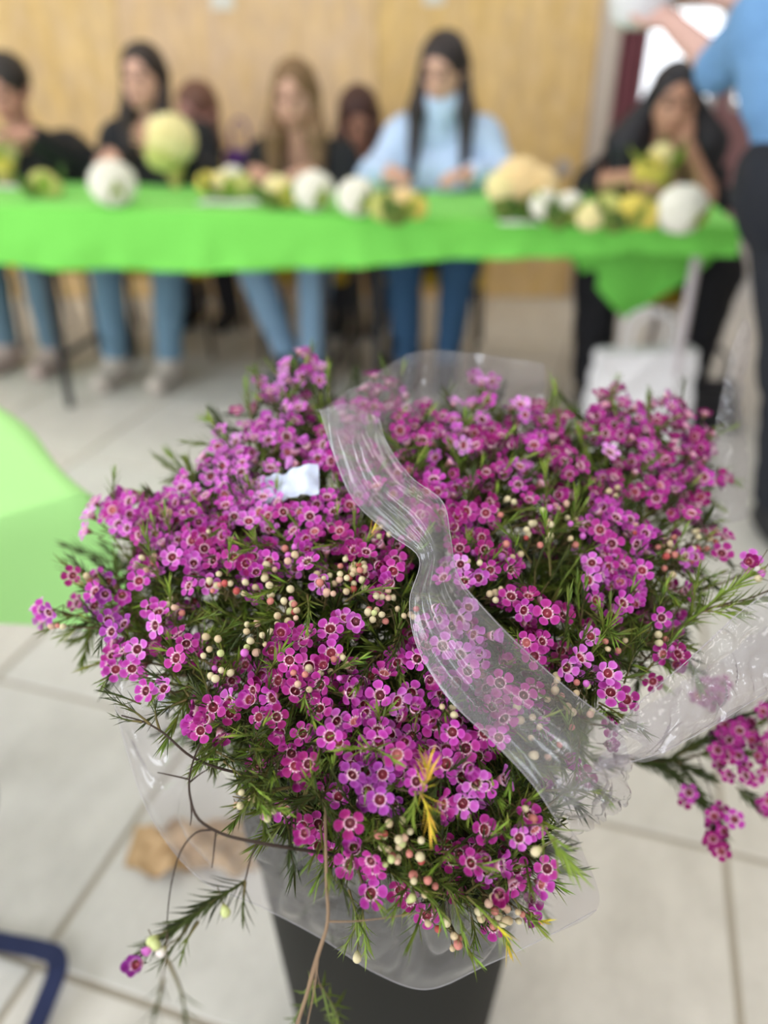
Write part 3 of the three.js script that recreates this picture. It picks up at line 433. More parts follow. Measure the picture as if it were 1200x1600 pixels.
{
  // bags
  const bag = (name, label, p, w, h, d, m, turn, taper = 0.9) => { const t = thing(name, label, 'bag', p, turn); const g = new THREE.BoxGeometry(w, h, d, 10, 12, 6); const a = g.attributes.position; for (let i = 0; i < a.count; i++) { const y = a.getY(i) / h + 0.5, s = lerp(1, taper, y); a.setX(i, a.getX(i) * s + 0.008 * noise3(a.getX(i) * 9, y * 4, 2 + w)); a.setZ(i, a.getZ(i) * lerp(1, 0.5, y) + 0.012 * noise3(a.getX(i) * 12, y * 5, 5 + h)); a.setY(i, y * h); } g.computeVertexNormals(); part('body', g, m, t); for (const s of [-1, 1]) { const b = new GB(); b.tube(curve([V(-w * 0.22, h * 0.97, s * d * 0.24), V(-w * 0.2, h + 0.1, s * d * 0.2), V(0, h + 0.13, s * d * 0.2), V(w * 0.2, h + 0.1, s * d * 0.2), V(w * 0.22, h * 0.97, s * d * 0.24)], 16), 0.005, 0.005, 6, [1, 1, 1]); part('handle', b.build(), m, t); } return t; };
  const p = onY(985, 690, 0); bag('paper_bag', 'white paper carrier bag standing under the end of the table', p, 0.34, 0.34, 0.16, std(srgb(246, 244, 248), 0.6), 0.1, 0.97);
  const p2 = onY(1030, 640, 0); bag('handbag', 'slouched black handbag on the floor beside the white paper bag', V(p2.x + 0.1, 0, p2.z + 0.12), 0.3, 0.16, 0.16, std(srgb(22, 22, 30), 0.6), -0.2, 0.7);
  const p3 = onTable(378, 250, 1.15); bag('tote_bag', 'purple tote bag hanging on a chair back behind the pale jeans', V(p3.x, p3.y - 0.22, p3.z), 0.16, 0.26, 0.08, std(srgb(96, 48, 128), 0.7), 0, 0.95);
}
{
  // navy strap and kraft paper on the floor
  const pts = curve([onY(-60, 1458, 0.012), onY(0, 1472, 0.012), onY(60, 1484, 0.016), onY(86, 1494, 0.024), onY(90, 1515, 0.026), onY(70, 1570, 0.016), onY(40, 1640, 0.012)], 60);
  const pos = [], idx = []; pts.forEach((p, k) => { const t = pts[Math.min(k + 1, 60)].clone().sub(pts[Math.max(k - 1, 0)]).normalize(), s = t.clone().cross(V(0, 1, 0)).normalize(); for (const [a, b] of [[-0.014, 0], [0.014, 0], [0.014, 0.003], [-0.014, 0.003]]) pos.push(p.x + s.x * a, p.y + b, p.z + s.z * a); if (k) for (let j = 0; j < 4; j++) { const a = (k - 1) * 4 + j, b = (k - 1) * 4 + (j + 1) % 4; idx.push(a, b, a + 4, b, b + 4, a + 4); } });
  const g = new THREE.BufferGeometry(); g.setAttribute('position', new THREE.Float32BufferAttribute(pos, 3)); g.setIndex(idx); const f = g.toNonIndexed(); f.computeVertexNormals(); single('bag_strap', 'navy blue webbing strap lying on the tiles', 'strap', f, std(srgb(22, 34, 74), 0.8));
  const c = onY(305, 1325, 0), pg = new THREE.PlaneGeometry(0.22, 0.1, 26, 14); pg.rotateX(-Math.PI / 2); const a = pg.attributes.position; for (let i = 0; i < a.count; i++) { const x = a.getX(i), z = a.getZ(i), e = 1 - 0.35 * noise3(x * 16, z * 16, 4); a.setXYZ(i, x * (0.9 + 0.2 * e * 0.5), 0.004 + 0.05 * Math.abs(noise3(x * 14, z * 18, 8)) * sstep(0.11, 0.02, Math.abs(x)), z * e); } const ng = pg.toNonIndexed(); ng.computeVertexNormals();
  const s = single('kraft_paper', 'crumpled scrap of brown kraft paper on the floor by the bucket', 'paper', ng, std(srgb(190, 158, 118), 0.85, { side: THREE.DoubleSide }), c); s.rotation.y = 0.05;
}

// ---------------------------------------------------------------- the bucket
const BUCKET = V(0.012, 0, -0.615);
{
  const t = thing('flower_bucket', 'tall dark grey plastic bucket full of purple waxflowers', 'bucket', BUCKET);
  const prof = [[0, 0.004], [0.136, 0.004], [0.14, 0.012], [0.168, 0.43], [0.176, 0.432], [0.177, 0.445], [0.173, 0.45], [0.165, 0.448], [0.162, 0.43], [0.135, 0.016], [0, 0.014]];
  part('body', new THREE.LatheGeometry(prof.map(([x, y]) => new THREE.Vector2(x, y)), 72), new THREE.MeshPhysicalMaterial({ color: srgb(34, 34, 31), roughness: 0.65, specularIntensity: 0.3 }), t);
  for (const s of [-1, 1]) part('handle_lug', rbox(0.014, 0.03, 0.03, 0.004, s * 0.176, 0.415, 0), std(srgb(34, 34, 32), 0.55), t);
  const b = new GB(); const hp = []; for (let k = 0; k <= 24; k++) { const a = Math.PI * k / 24; hp.push(V(Math.cos(a) * 0.184, 0.41 - Math.sin(a) * 0.05, -Math.sin(a) * 0.178 - 0.004)); } b.tube(hp, 0.003, 0.003, 8, [1, 1, 1]); part('handle', b.build(), std(srgb(150, 150, 150), 0.4, { metalness: 0.8 }), t);
}

// ---------------------------------------------------------------- the waxflowers
// depth of the mass of flowers along the view, read from how large its blooms appear
const DEP = [[540, 0.70], [620, 0.655], [700, 0.605], [800, 0.555], [900, 0.515], [1000, 0.48], [1100, 0.455], [1200, 0.435], [1300, 0.425], [1400, 0.432], [1500, 0.455], [1620, 0.48]];
function dep(X, Y) {
  let d = DEP[0][1]; for (let k = 0; k < DEP.length - 1; k++) { const [a, p] = DEP[k], [b, q] = DEP[k + 1]; if (Y >= a) d = lerp(p, q, clamp((Y - a) / (b - a), 0, 1)); }
  const u = (X - 620) / 500; return d + 0.06 * u * u;
}
const HEART = V(0.01, 0.6, -0.58);
const waxM = new THREE.MeshPhysicalMaterial({ vertexColors: true, roughness: 0.5, side: THREE.DoubleSide, specularIntensity: 0.35 });
const cupM = new THREE.MeshPhysicalMaterial({ vertexColors: true, roughness: 0.4, side: THREE.DoubleSide, specularIntensity: 0.6 });
const budM = new THREE.MeshPhysicalMaterial({ vertexColors: true, roughness: 0.4, specularIntensity: 0.5 });
const leafMat = new THREE.MeshPhysicalMaterial({ vertexColors: true, roughness: 0.5, side: THREE.DoubleSide, specularIntensity: 0.5 });
const barkM = new THREE.MeshStandardMaterial({ vertexColors: true, roughness: 0.85 });
const mixc = (a, b, t) => [lerp(a[0], b[0], t), lerp(a[1], b[1], t), lerp(a[2], b[2], t)];
function petalGeo(body, edge, base, cupped, wide) {
  const rows = [[0, 0.42], [0.1, 0.5], [0.28, 0.82], [0.5, 1], [0.72, 0.94], [0.88, 0.66], [0.97, 0.34], [1, 0.1]], L = 0.0054, Wd = 0.0030 * wide, p = [], c = [], idx = [];
  rows.forEach(([u, w], i) => { for (let j = 0; j < 5; j++) { const s = (j - 2) / 2, x = s * w * Wd, e = Math.max(Math.abs(s) * 0.9, u > 0.7 ? (u - 0.5) * 1.7 : 0); p.push(x, (s * s * w * w * 0.28 + u * u * 0.25) * L * cupped, 0.0029 + u * L); c.push(...mixc(mixc(body, edge, clamp(e * e, 0, 1)), base, sstep(0.3, 0, u))); } });
  for (let i = 0; i < rows.length - 1; i++) for (let j = 0; j < 4; j++) { const a = i * 5 + j; idx.push(a, a + 5, a + 1, a + 1, a + 5, a + 6); }
  const g = new THREE.BufferGeometry(); g.setAttribute('position', new THREE.Float32BufferAttribute(p, 3)); g.setAttribute('color', new THREE.Float32BufferAttribute(c, 3)); g.setIndex(idx); g.computeVertexNormals(); return g;
}
const HUES = [[[172, 44, 150], [200, 96, 192], [222, 150, 200]], [[158, 32, 122], [186, 72, 162], [214, 128, 180]], [[190, 78, 180], [214, 136, 214], [232, 180, 220]], [[206, 124, 202], [228, 172, 230], [238, 196, 224]], [[138, 20, 94], [164, 48, 130], [204, 106, 156]], [[148, 48, 146], [176, 92, 184], [208, 150, 202]]];
const PETALS = HUES.map((h) => [[1.0, 1], [0.3, 1.06], [1.8, 0.94]].map(([cu, w]) => petalGeo(lin(...h[0]), lin(...h[1]), lin(...h[2]), cu, w)));
const lathe = (rows, seg, zig) => {                    // rows [radius, height, colour]; zig: the row that is cut into teeth
  const p = [], c = [], idx = [];
  rows.forEach(([r, y, col], i) => { for (let s = 0; s < seg; s++) { const a = s / seg * Math.PI * 2, z = i === zig ? (s % 2 ? 1 : -1) : 0; p.push(Math.cos(a) * (r + z * 0.0004), y + z * 0.0005, Math.sin(a) * (r + z * 0.0004)); c.push(...col); } });
  for (let i = 0; i < rows.length - 1; i++) for (let s = 0; s < seg; s++) { const a = i * seg + s, b = i * seg + (s + 1) % seg; idx.push(a, a + seg, b, b, a + seg, b + seg); }
  const g = new THREE.BufferGeometry(); g.setAttribute('position', new THREE.Float32BufferAttribute(p, 3)); g.setAttribute('color', new THREE.Float32BufferAttribute(c, 3)); g.setIndex(idx); g.computeVertexNormals(); return g;
};
const stalk = lin(96, 84, 52), calyx = lin(128, 92, 74), rimC = lin(246, 204, 222), rimD = lin(226, 150, 176), styleC = lin(238, 176, 178);
const CUPS = [[122, 18, 46], [104, 12, 40], [152, 44, 66], [206, 122, 116]].map((k) => { const m = lin(...k), m2 = lin(k[0] * 0.8, k[1] * 0.7, k[2] * 0.8); return lathe([[0.0003, -0.016, stalk], [0.00035, -0.0065, stalk], [0.0009, -0.0054, calyx], [0.0021, -0.003, calyx], [0.003, -0.0007, rimD], [0.0034, 0.0003, rimC], [0.0033, 0.0011, rimC], [0.003, 0.0005, rimC], [0.0027, -0.0004, m], [0.0019, -0.0011, m2], [0.0006, -0.0011, m], [0.00028, 0.0002, styleC], [0.0002, 0.0013, styleC], [0.00001, 0.0015, styleC]], 20, 6); });
const BUDS = [[212, 200, 162], [202, 182, 146], [210, 174, 152], [200, 128, 118], [182, 82, 80], [206, 110, 196], [196, 204, 140], [238, 228, 224]].map((k) => { const m = lin(...k), gr = lin(150, 150, 84), mid = mixc(m, gr, 0.35); return lathe([[0.0003, -0.014, stalk], [0.00035, -0.004, stalk], [0.0009, -0.0036, gr], [0.0019, -0.0022, mid], [0.0025, -0.0006, m], [0.0027, 0.0007, m], [0.0023, 0.0021, m], [0.0012, 0.003, m], [0.00001, 0.0033, m]], 10); });
const GREENS = { dark: [[50, 60, 28], [70, 82, 36]], mid: [[86, 102, 42], [112, 128, 52]], bright: [[116, 142, 52], [140, 164, 66]], yellow: [[214, 200, 60], [230, 188, 70]] };
for (const k of Object.keys(GREENS)) GREENS[k] = GREENS[k].map((c) => lin(...c));
const tone = (k) => mixc(GREENS[k][0], GREENS[k][1], rnd()).map((x) => x * rr(0.85, 1.15));
const bark = lin(92, 72, 58), barkD = lin(58, 44, 36), twigC = lin(110, 96, 58), barkL = lin(140, 116, 92);

// stems, each with where its head lies in the photograph and what sets it apart
const STEMS = [
  [110, 930, 'waxflower stem reaching furthest out towards the pale green cloth'], [190, 800, 'waxflower stem with dense blooms in front of the pale cloth corner'], [215, 1030, 'waxflower stem drooping over the clear skirt above the tile joint'],
  [310, 830, 'densely blooming waxflower stem between pale cloth and paper tag'], [400, 700, 'tall soft waxflower stem rising behind the paper tag'], [455, 590, 'topmost pink waxflower stem standing below the pale jeans'],
  [410, 880, 'waxflower stem with green tufts just below the paper tag'], [350, 960, 'waxflower stem carrying cream buds among dark needles'], [360, 1110, 'waxflower stem blooming above the bare curved twig'],
  [510, 830, 'waxflower stem with a rosette of blooms beside the plastic fold'], [500, 960, 'waxflower stem with cream buds and one pale bloom'], [450, 1080, 'waxflower stem of deep magenta blooms with red buds'],
  [600, 1070, 'waxflower stem of crowded blooms beside the dark gap'], [640, 1180, 'waxflower stem with the thickest blooms around a yellow needle tuft'], [520, 1250, 'waxflower stem of dark needles over the bucket edge'],
  [590, 1350, 'waxflower stem hanging over the bucket with few blooms'], [720, 1420, 'waxflower stem ending in red and cream buds over the clear skirt'], [790, 1330, 'waxflower stem with large open blooms and a long green tuft'],
  [620, 700, 'waxflower stem showing through the upper plastic fold'], [720, 700, 'waxflower stem rising beside the edge of the plastic fold'], [750, 620, 'upright waxflower sprig with three stacked blooms'],
  [730, 950, 'waxflower stem pressed under the middle of the plastic fold'], [830, 980, 'waxflower stem of dark magenta blooms beside the plastic fold'], [790, 830, 'waxflower stem with pink buds among green needles'],
  [960, 880, 'waxflower stem with a full cone of blooms'], [1000, 680, 'soft waxflower stem in front of the white paper bag'], [1090, 740, 'soft waxflower stem below the pointed plastic tip'],
  [860, 680, 'leafy green waxflower stem standing between blooms'], [930, 1050, 'waxflower stem blooming just above the plastic cuff'], [1070, 930, 'waxflower stem with a leafy spray above the crinkled cuff'],
  [800, 1110, 'waxflower stem squeezed behind the lower plastic fold'],
].map(([X, Y, label]) => ({ X, Y, label, clusters: [], buds: [], sprigs: [], gb: new GB() }));
const nearest = (X, Y) => { let b = null, m = 1e9; for (const s of STEMS) { const d = (s.X - X) ** 2 + (s.Y - Y) ** 2; if (d < m) { m = d; b = s; } } return b; };

// clusters of blooms: x, y, radius in the photograph, first hue, how far behind the surface
const CL = [
  [200, 800, 38, 0], [155, 795, 18, 2], [250, 805, 40, 0], [300, 815, 42, 0], [350, 785, 42, 0], [330, 850, 42, 1], [390, 830, 38, 0], [400, 885, 34, 0], [260, 860, 34, 0], [310, 895, 30, 0], [225, 835, 30, 0], [290, 775, 26, 0], [370, 870, 26, 1],
  [78, 950, 26, 5], [165, 930, 28, 5], [172, 975, 24, 5], [232, 968, 24, 0], [137, 830, 7, 2], [200, 1030, 32, 0], [240, 1080, 18, 0], [170, 1048, 12, 0], [280, 1015, 26, 1], [225, 900, 20, 0], [120, 900, 12, 4],
  [445, 640, 34, 2], [462, 578, 32, 2], [420, 612, 20, 2], [400, 690, 32, 2], [370, 735, 34, 2], [335, 725, 24, 2], [482, 715, 30, 2], [350, 690, 18, 2], [492, 590, 18, 2], [410, 740, 30, 2], [395, 775, 26, 2], [440, 690, 24, 2],
  [510, 800, 42, 0], [478, 840, 24, 0], [490, 880, 32, 0], [575, 868, 36, 1], [622, 890, 26, 1], [548, 968, 16, 3], [500, 985, 24, 0], [600, 920, 20, 0], [540, 840, 24, 1], [440, 800, 26, 0],
  [450, 1030, 40, 1], [520, 1050, 34, 1], [645, 1045, 42, 0], [595, 1085, 36, 0], [690, 1065, 24, 0], [545, 1105, 36, 0], [400, 1100, 28, 1], [365, 1085, 14, 3], [330, 1120, 32, 1], [305, 1145, 18, 1], [425, 1130, 24, 1], [500, 1135, 34, 0], [560, 1150, 36, 0], [470, 1085, 26, 4], [430, 990, 22, 1],
  [620, 1175, 46, 0], [690, 1155, 38, 0], [725, 1190, 38, 0], [768, 1222, 20, 0], [655, 1130, 32, 1], [740, 1232, 26, 0], [705, 1262, 22, 0], [600, 1240, 36, 5], [562, 1215, 24, 5], [550, 1285, 14, 1], [580, 1335, 30, 0], [590, 1400, 12, 1], [555, 1345, 14, 0], [760, 1310, 16, 0], [742, 1352, 24, 0], [785, 1372, 22, 0], [822, 1285, 20, 0], [806, 1318, 20, 0], [845, 1362, 20, 0], [780, 1395, 14, 4], [650, 1220, 30, 0], [480, 1190, 26, 4], [470, 1305, 14, 1],
  [960, 820, 44, 0], [930, 885, 32, 2], [980, 885, 42, 0], [960, 935, 36, 0], [1080, 868, 20, 0], [1058, 928, 14, 0], [905, 1040, 22, 2], [940, 1050, 22, 2], [965, 1085, 16, 0], [930, 1003, 14, 2], [1050, 1022, 16, 1], [855, 970, 34, 1], [812, 945, 26, 1], [830, 1000, 28, 1], [1000, 840, 26, 0], [1035, 960, 10, 0], [945, 780, 24, 0],
  [702, 690, 38, 2], [690, 745, 32, 0], [655, 700, 22, 0], [750, 600, 20, 2], [752, 636, 20, 2], [702, 625, 11, 3], [810, 740, 24, 2], [820, 640, 22, 2], [842, 775, 22, 1], [740, 790, 36, 1], [720, 830, 34, 1], [765, 860, 26, 1], [880, 785, 20, 4], [912, 770, 20, 4], [780, 890, 26, 1], [770, 740, 24, 1], [760, 690, 24, 1],
  [960, 640, 36, 1], [1000, 662, 34, 1], [1040, 645, 30, 1], [1080, 662, 28, 1], [950, 712, 14, 2], [1000, 705, 28, 1], [1060, 722, 34, 1], [1092, 745, 32, 1], [1102, 692, 26, 1], [1022, 755, 30, 1], [1080, 800, 18, 1], [1132, 745, 8, 4], [1120, 850, 22, 1], [1166, 880, 12, 2], [980, 750, 26, 1], [1050, 780, 24, 1], [930, 670, 24, 1],
  [720, 900, 30, 2], [680, 962, 30, 2], [742, 975, 28, 3], [700, 1000, 32, 2], [762, 1010, 22, 2], [620, 722, 26, 1], [680, 790, 36, 1], [800, 1080, 34, 1], [790, 1115, 26, 1], [760, 1050, 30, 1], [770, 1150, 24, 0], [640, 790, 26, 1], [590, 760, 28, 1], [640, 850, 24, 1],
  [590, 620, 36, 1], [640, 645, 36, 1], [560, 655, 30, 1], [520, 700, 30, 1], [560, 720, 34, 1], [850, 690, 34, 1], [785, 690, 26, 1], [740, 680, 24, 1], [862, 645, 24, 1], [890, 720, 26, 1], [680, 660, 24, 1], [540, 760, 24, 1],
];
const BC = [[460, 872, 22, 9], [515, 905, 24, 10], [560, 905, 22, 9], [600, 940, 24, 9], [590, 965, 20, 7], [440, 935, 26, 10], [452, 965, 22, 9], [345, 920, 26, 9], [400, 1000, 28, 12], [480, 1060, 24, 12], [530, 1045, 20, 7], [640, 1330, 30, 10], [620, 1300, 22, 7], [655, 1390, 26, 8], [770, 1425, 26, 12], [805, 1430, 18, 7], [712, 1475, 22, 5], [870, 800, 24, 9], [845, 835, 26, 12], [1095, 850, 24, 10], [1060, 882, 24, 10], [1045, 850, 18, 7], [1000, 830, 12, 4], [785, 785, 20, 6], [600, 830, 16, 5], [555, 880, 18, 7], [745, 872, 16, 5], [800, 862, 18, 7], [1180, 892, 14, 4], [905, 1075, 14, 5], [545, 895, 30, 10], [380, 920, 20, 6], [420, 900, 18, 6], [330, 1010, 20, 6], [270, 940, 24, 6], [230, 880, 16, 4], [140, 910, 14, 3], [90, 970, 14, 3], [345, 1050, 20, 6], [700, 1110, 14, 5], [820, 1125, 26, 6], [870, 1080, 30, 7], [905, 1115, 26, 6], [850, 1160, 26, 5], [380, 1250, 14, 4], [420, 1270, 18, 4], [830, 1270, 14, 4], [950, 770, 18, 5], [900, 830, 22, 7], [770, 930, 16, 5], [590, 1310, 16, 5], [680, 1440, 18, 4], [1040, 1000, 18, 5], [960, 1000, 18, 5], [250, 800, 16, 5], [330, 820, 16, 5], [640, 960, 14, 5], [610, 1340, 14, 4]];
for (const [X, Y, r, h] of CL) nearest(X, Y).clusters.push({ X, Y, r, h });
for (const [X, Y, r, n] of BC) nearest(X, Y).buds.push({ X, Y, r, n });
// outline of the mass, for the growth between the clusters
const MASS = [[160, 790], [250, 770], [330, 715], [380, 620], [440, 570], [500, 590], [540, 620], [620, 610], [700, 640], [740, 610], [850, 625], [950, 620], [1060, 640], [1110, 690], [1110, 850], [1120, 900], [1080, 1020], [970, 1110], [950, 1190], [900, 1250], [860, 1350], [830, 1440], [720, 1470], [640, 1410], [560, 1390], [450, 1310], [370, 1240], [310, 1160], [250, 1090], [180, 1040], [110, 960], [130, 890], [190, 860]];
const inside = (X, Y) => { let c = false; for (let i = 0, j = MASS.length - 1; i < MASS.length; j = i++) { const [a, b] = MASS[i], [p, q] = MASS[j]; if ((b > Y) !== (q > Y) && X < (p - a) * (Y - b) / (q - b) + a) c = !c; } return c; };
const randIn = (m = 0) => { for (;;) { const X = rr(100, 1125), Y = rr(565, 1475); if (inside(X, Y) && (!m || (inside(X - m, Y) && inside(X + m, Y) && inside(X, Y - m) && inside(X, Y + m)))) return [X, Y]; } };

const outward = (p) => p.clone().sub(HEART).normalize();
const toCam = (p) => CAM.clone().sub(p).normalize();
function place(m, p, n, base) { m.position.copy(p).sub(base); m.quaternion.setFromUnitVectors(V(0, 1, 0), n); m.rotateY(rnd() * 6.28); }
let flowerCount = 0;
function flower(parent, base, p, n, hue, size = 1, plain = false) {
  const f = part('flower', pick(CUPS.slice(0, rnd() < 0.22 ? 4 : 3)), cupM, parent); place(f, p, n, base); f.scale.setScalar(size);
  const shape = rnd() < 0.6 ? 0 : rnd() < 0.6 ? 1 : 2, g = PETALS[hue], tilt = [0.12, -0.02, 0.55][shape] + rr(-0.08, 0.12); flowerCount++;
  for (let k = 0; k < 5; k++) { const q = part('petal', g[shape], waxM, f); q.rotation.set(-tilt + rr(-0.12, 0.12), k * Math.PI * 0.4 + rr(-0.06, 0.06), 0, 'YXZ'); q.position.y = 0.0002; const s = rr(0.92, 1.06); q.scale.set(s, 1, s); }
  return f;
}
// a leafy twig from a to b with paired needles
function sprig(gb, a, b, tn, o = {}) {
  const len = a.distanceTo(b), mid = a.clone().lerp(b, 0.5).add(V(rr(-1, 1), rr(-0.2, 1), rr(-1, 1)).multiplyScalar(len * 0.07)), pts = curve([a, mid, b], 6);
  gb.tube(pts, o.r0 || 0.0009, 0.0004, 4, o.bark || twigC, tone(tn)); const c = new THREE.CatmullRomCurve3(pts), step = o.step || 0.0034, from = o.from ?? 0.25, n = Math.max(4, Math.floor(len * (1 - from) / step));
  let roll = rnd() * 6;
  for (let k = 0; k <= n; k++) {
    const t = lerp(from, 1, k / n), p = c.getPoint(t), d = c.getTangent(t), s = V(0.31, 0.8, 0.5).cross(d).normalize(), u = d.clone().cross(s); roll += Math.PI / 2 + rr(-0.3, 0.3);
    for (let m = 0; m < 2; m++) {
      const w = roll + m * Math.PI, out = s.clone().multiplyScalar(Math.cos(w)).addScaledVector(u, Math.sin(w)), open = lerp(0.95, 0.35, t) + rr(-0.15, 0.2), dir = d.clone().addScaledVector(out, open).normalize();
      const L = (o.len || 0.0145) * rr(0.65, 1.2) * (t > 0.93 ? 0.75 : 1), col = tone(k > n * 0.72 && o.tip ? o.tip : tn);
      if (o.each) { const q = o.each(p, dir, out, L, col); if (q) continue; }
      gb.needle(p, dir, out.clone().negate(), L, (o.w || 0.0013) * rr(0.8, 1.15), col);
    }
  }
}
const sprigPx = (X, Y, ang, len, tn, dz = 0, tip, o) => nearest(X, Y).sprigs.push({ X, Y, ang, len, tn, dz, tip, o });
// tufts that stand out in the photograph: x, y of the foot, direction in degrees, length in pixels, tone, nearer (-) or farther
for (const a of [
  [430, 870, 200, 60, 'mid', -0.008, 'bright'], [450, 850, 170, 70, 'mid', -0.006, 'bright'], [250, 900, -110, 70, 'mid', -0.01, 'bright'], [265, 850, -100, 50, 'mid', -0.01, 'bright'], [355, 900, -85, 46, 'mid', -0.01, 'bright'], [640, 880, -60, 55, 'mid', -0.006, 'bright'], [560, 890, -70, 60, 'mid', -0.008, 'yellow'], [540, 940, -20, 60, 'mid', -0.01, 'mid'], [640, 925, 20, 50, 'mid', 0],
  [480, 930, 90, 55, 'mid', -0.01, 'bright'], [460, 900, 150, 60, 'mid', -0.005, 'bright'], [510, 1060, -30, 60, 'mid', -0.01, 'bright'], [460, 1075, 60, 60, 'mid', -0.01, 'bright'], [420, 1050, -60, 40, 'bright', -0.01, 'bright'],
  [180, 800, -92, 55, 'mid', 0, 'bright'], [120, 905, -130, 30, 'mid', 0], [200, 985, 100, 40, 'dark', 0], [220, 1100, 200, 50, 'dark', 0.0], [185, 960, 120, 60, 'dark', 0],
  [870, 700, -92, 100, 'mid', 0.0, 'bright'], [850, 690, -80, 70, 'mid', 0, 'mid'], [930, 660, -60, 60, 'mid', 0.0], [890, 830, -80, 60, 'mid', -0.006, 'bright'], [860, 900, -95, 90, 'mid', -0.004, 'bright'], [830, 880, -130, 70, 'mid', -0.004, 'mid'], [1040, 880, -60, 60, 'mid', -0.004, 'bright'], [1010, 800, -90, 40, 'mid', 0],
  [910, 990, -95, 80, 'mid', 0.004, 'mid'], [870, 1040, -80, 110, 'dark', 0.004, 'mid'], [890, 1080, -60, 90, 'mid', 0.004, 'bright'], [1010, 1000, -70, 90, 'mid', 0, 'bright'], [1000, 1060, -50, 90, 'mid', 0.004, 'bright'], [960, 1010, -95, 70, 'mid', 0, 'mid'], [1040, 1000, -40, 110, 'mid', 0, 'bright'], [860, 950, -140, 60, 'dark', 0], [840, 1060, -120, 60, 'mid', 0.004], [945, 990, -100, 40, 'bright', -0.01, 'bright'], [940, 1000, -60, 40, 'bright', -0.01, 'bright'],
  [370, 1240, 20, 80, 'mid', -0.004, 'bright'], [350, 1190, 40, 80, 'mid', 0, 'bright'], [330, 1170, 30, 90, 'dark', 0.004, 'mid'], [390, 1210, 70, 60, 'mid', -0.006, 'bright'], [420, 1200, 120, 70, 'mid', 0, 'mid'], [450, 1230, 160, 80, 'mid', 0.0, 'mid'], [480, 1210, 60, 90, 'dark', 0], [440, 1260, 80, 80, 'dark', 0], [500, 1290, 80, 80, 'mid', 0, 'mid'], [520, 1340, 70, 60, 'dark', 0], [560, 1360, 60, 60, 'mid', 0, 'bright'], [545, 1390, 75, 55, 'mid', 0.004, 'mid'], [600, 1180, 190, 60, 'bright', -0.012, 'bright'], [570, 1165, 25, 50, 'bright', -0.012, 'bright'],
  [650, 1360, 60, 80, 'mid', -0.004, 'bright'], [700, 1390, 70, 70, 'mid', -0.004, 'bright'], [730, 1400, 45, 80, 'bright', -0.008, 'yellow'], [780, 1440, 70, 40, 'bright', -0.006, 'yellow'], [820, 1430, 20, 30, 'bright', -0.006, 'yellow'], [690, 1330, 20, 70, 'mid', 0, 'bright'], [780, 1290, -40, 70, 'mid', 0, 'bright'], [790, 1250, 30, 70, 'mid', 0, 'bright'], [660, 1420, 110, 50, 'mid', 0, 'mid'], [720, 1460, 60, 40, 'mid', 0, 'bright'], [640, 1380, 120, 50, 'mid', 0, 'bright'], [800, 1400, 50, 60, 'mid', -0.004, 'bright'],
  [770, 770, -60, 50, 'mid', 0, 'bright'], [780, 730, -20, 50, 'mid', -0.004, 'bright'], [640, 700, -160, 60, 'mid', 0.004], [700, 730, 60, 50, 'mid', 0], [470, 860, -140, 60, 'mid', 0], [540, 1020, 130, 60, 'dark', 0], [610, 1010, 70, 50, 'mid', 0], [450, 620, -120, 60, 'mid', 0, 'mid'], [400, 640, -90, 60, 'mid', 0, 'mid'], [420, 660, 100, 60, 'mid', 0], [420, 720, -60, 60, 'mid', 0],
]) sprigPx(...a);
for (let k = 0; k < 620; k++) { const [X, Y] = randIn(34), a = Math.atan2(Y - 930, X - 610) * 180 / Math.PI; sprigPx(X, Y, (rnd() < 0.6 ? a : -90) + rr(-70, 70), rr(40, 85), rnd() < 0.42 ? 'dark' : 'mid', rr(-0.004, 0.03), rnd() < 0.35 ? 'bright' : undefined); }
for (let k = 0; k < 1700; k++) { const [X, Y] = randIn(48); sprigPx(X, Y, rr(0, 360), rr(55, 100), rnd() < 0.42 ? 'dark' : 'mid', rr(0.025, 0.15), rnd() < 0.35 ? 'bright' : undefined, { len: 0.018, w: 0.0018 }); }

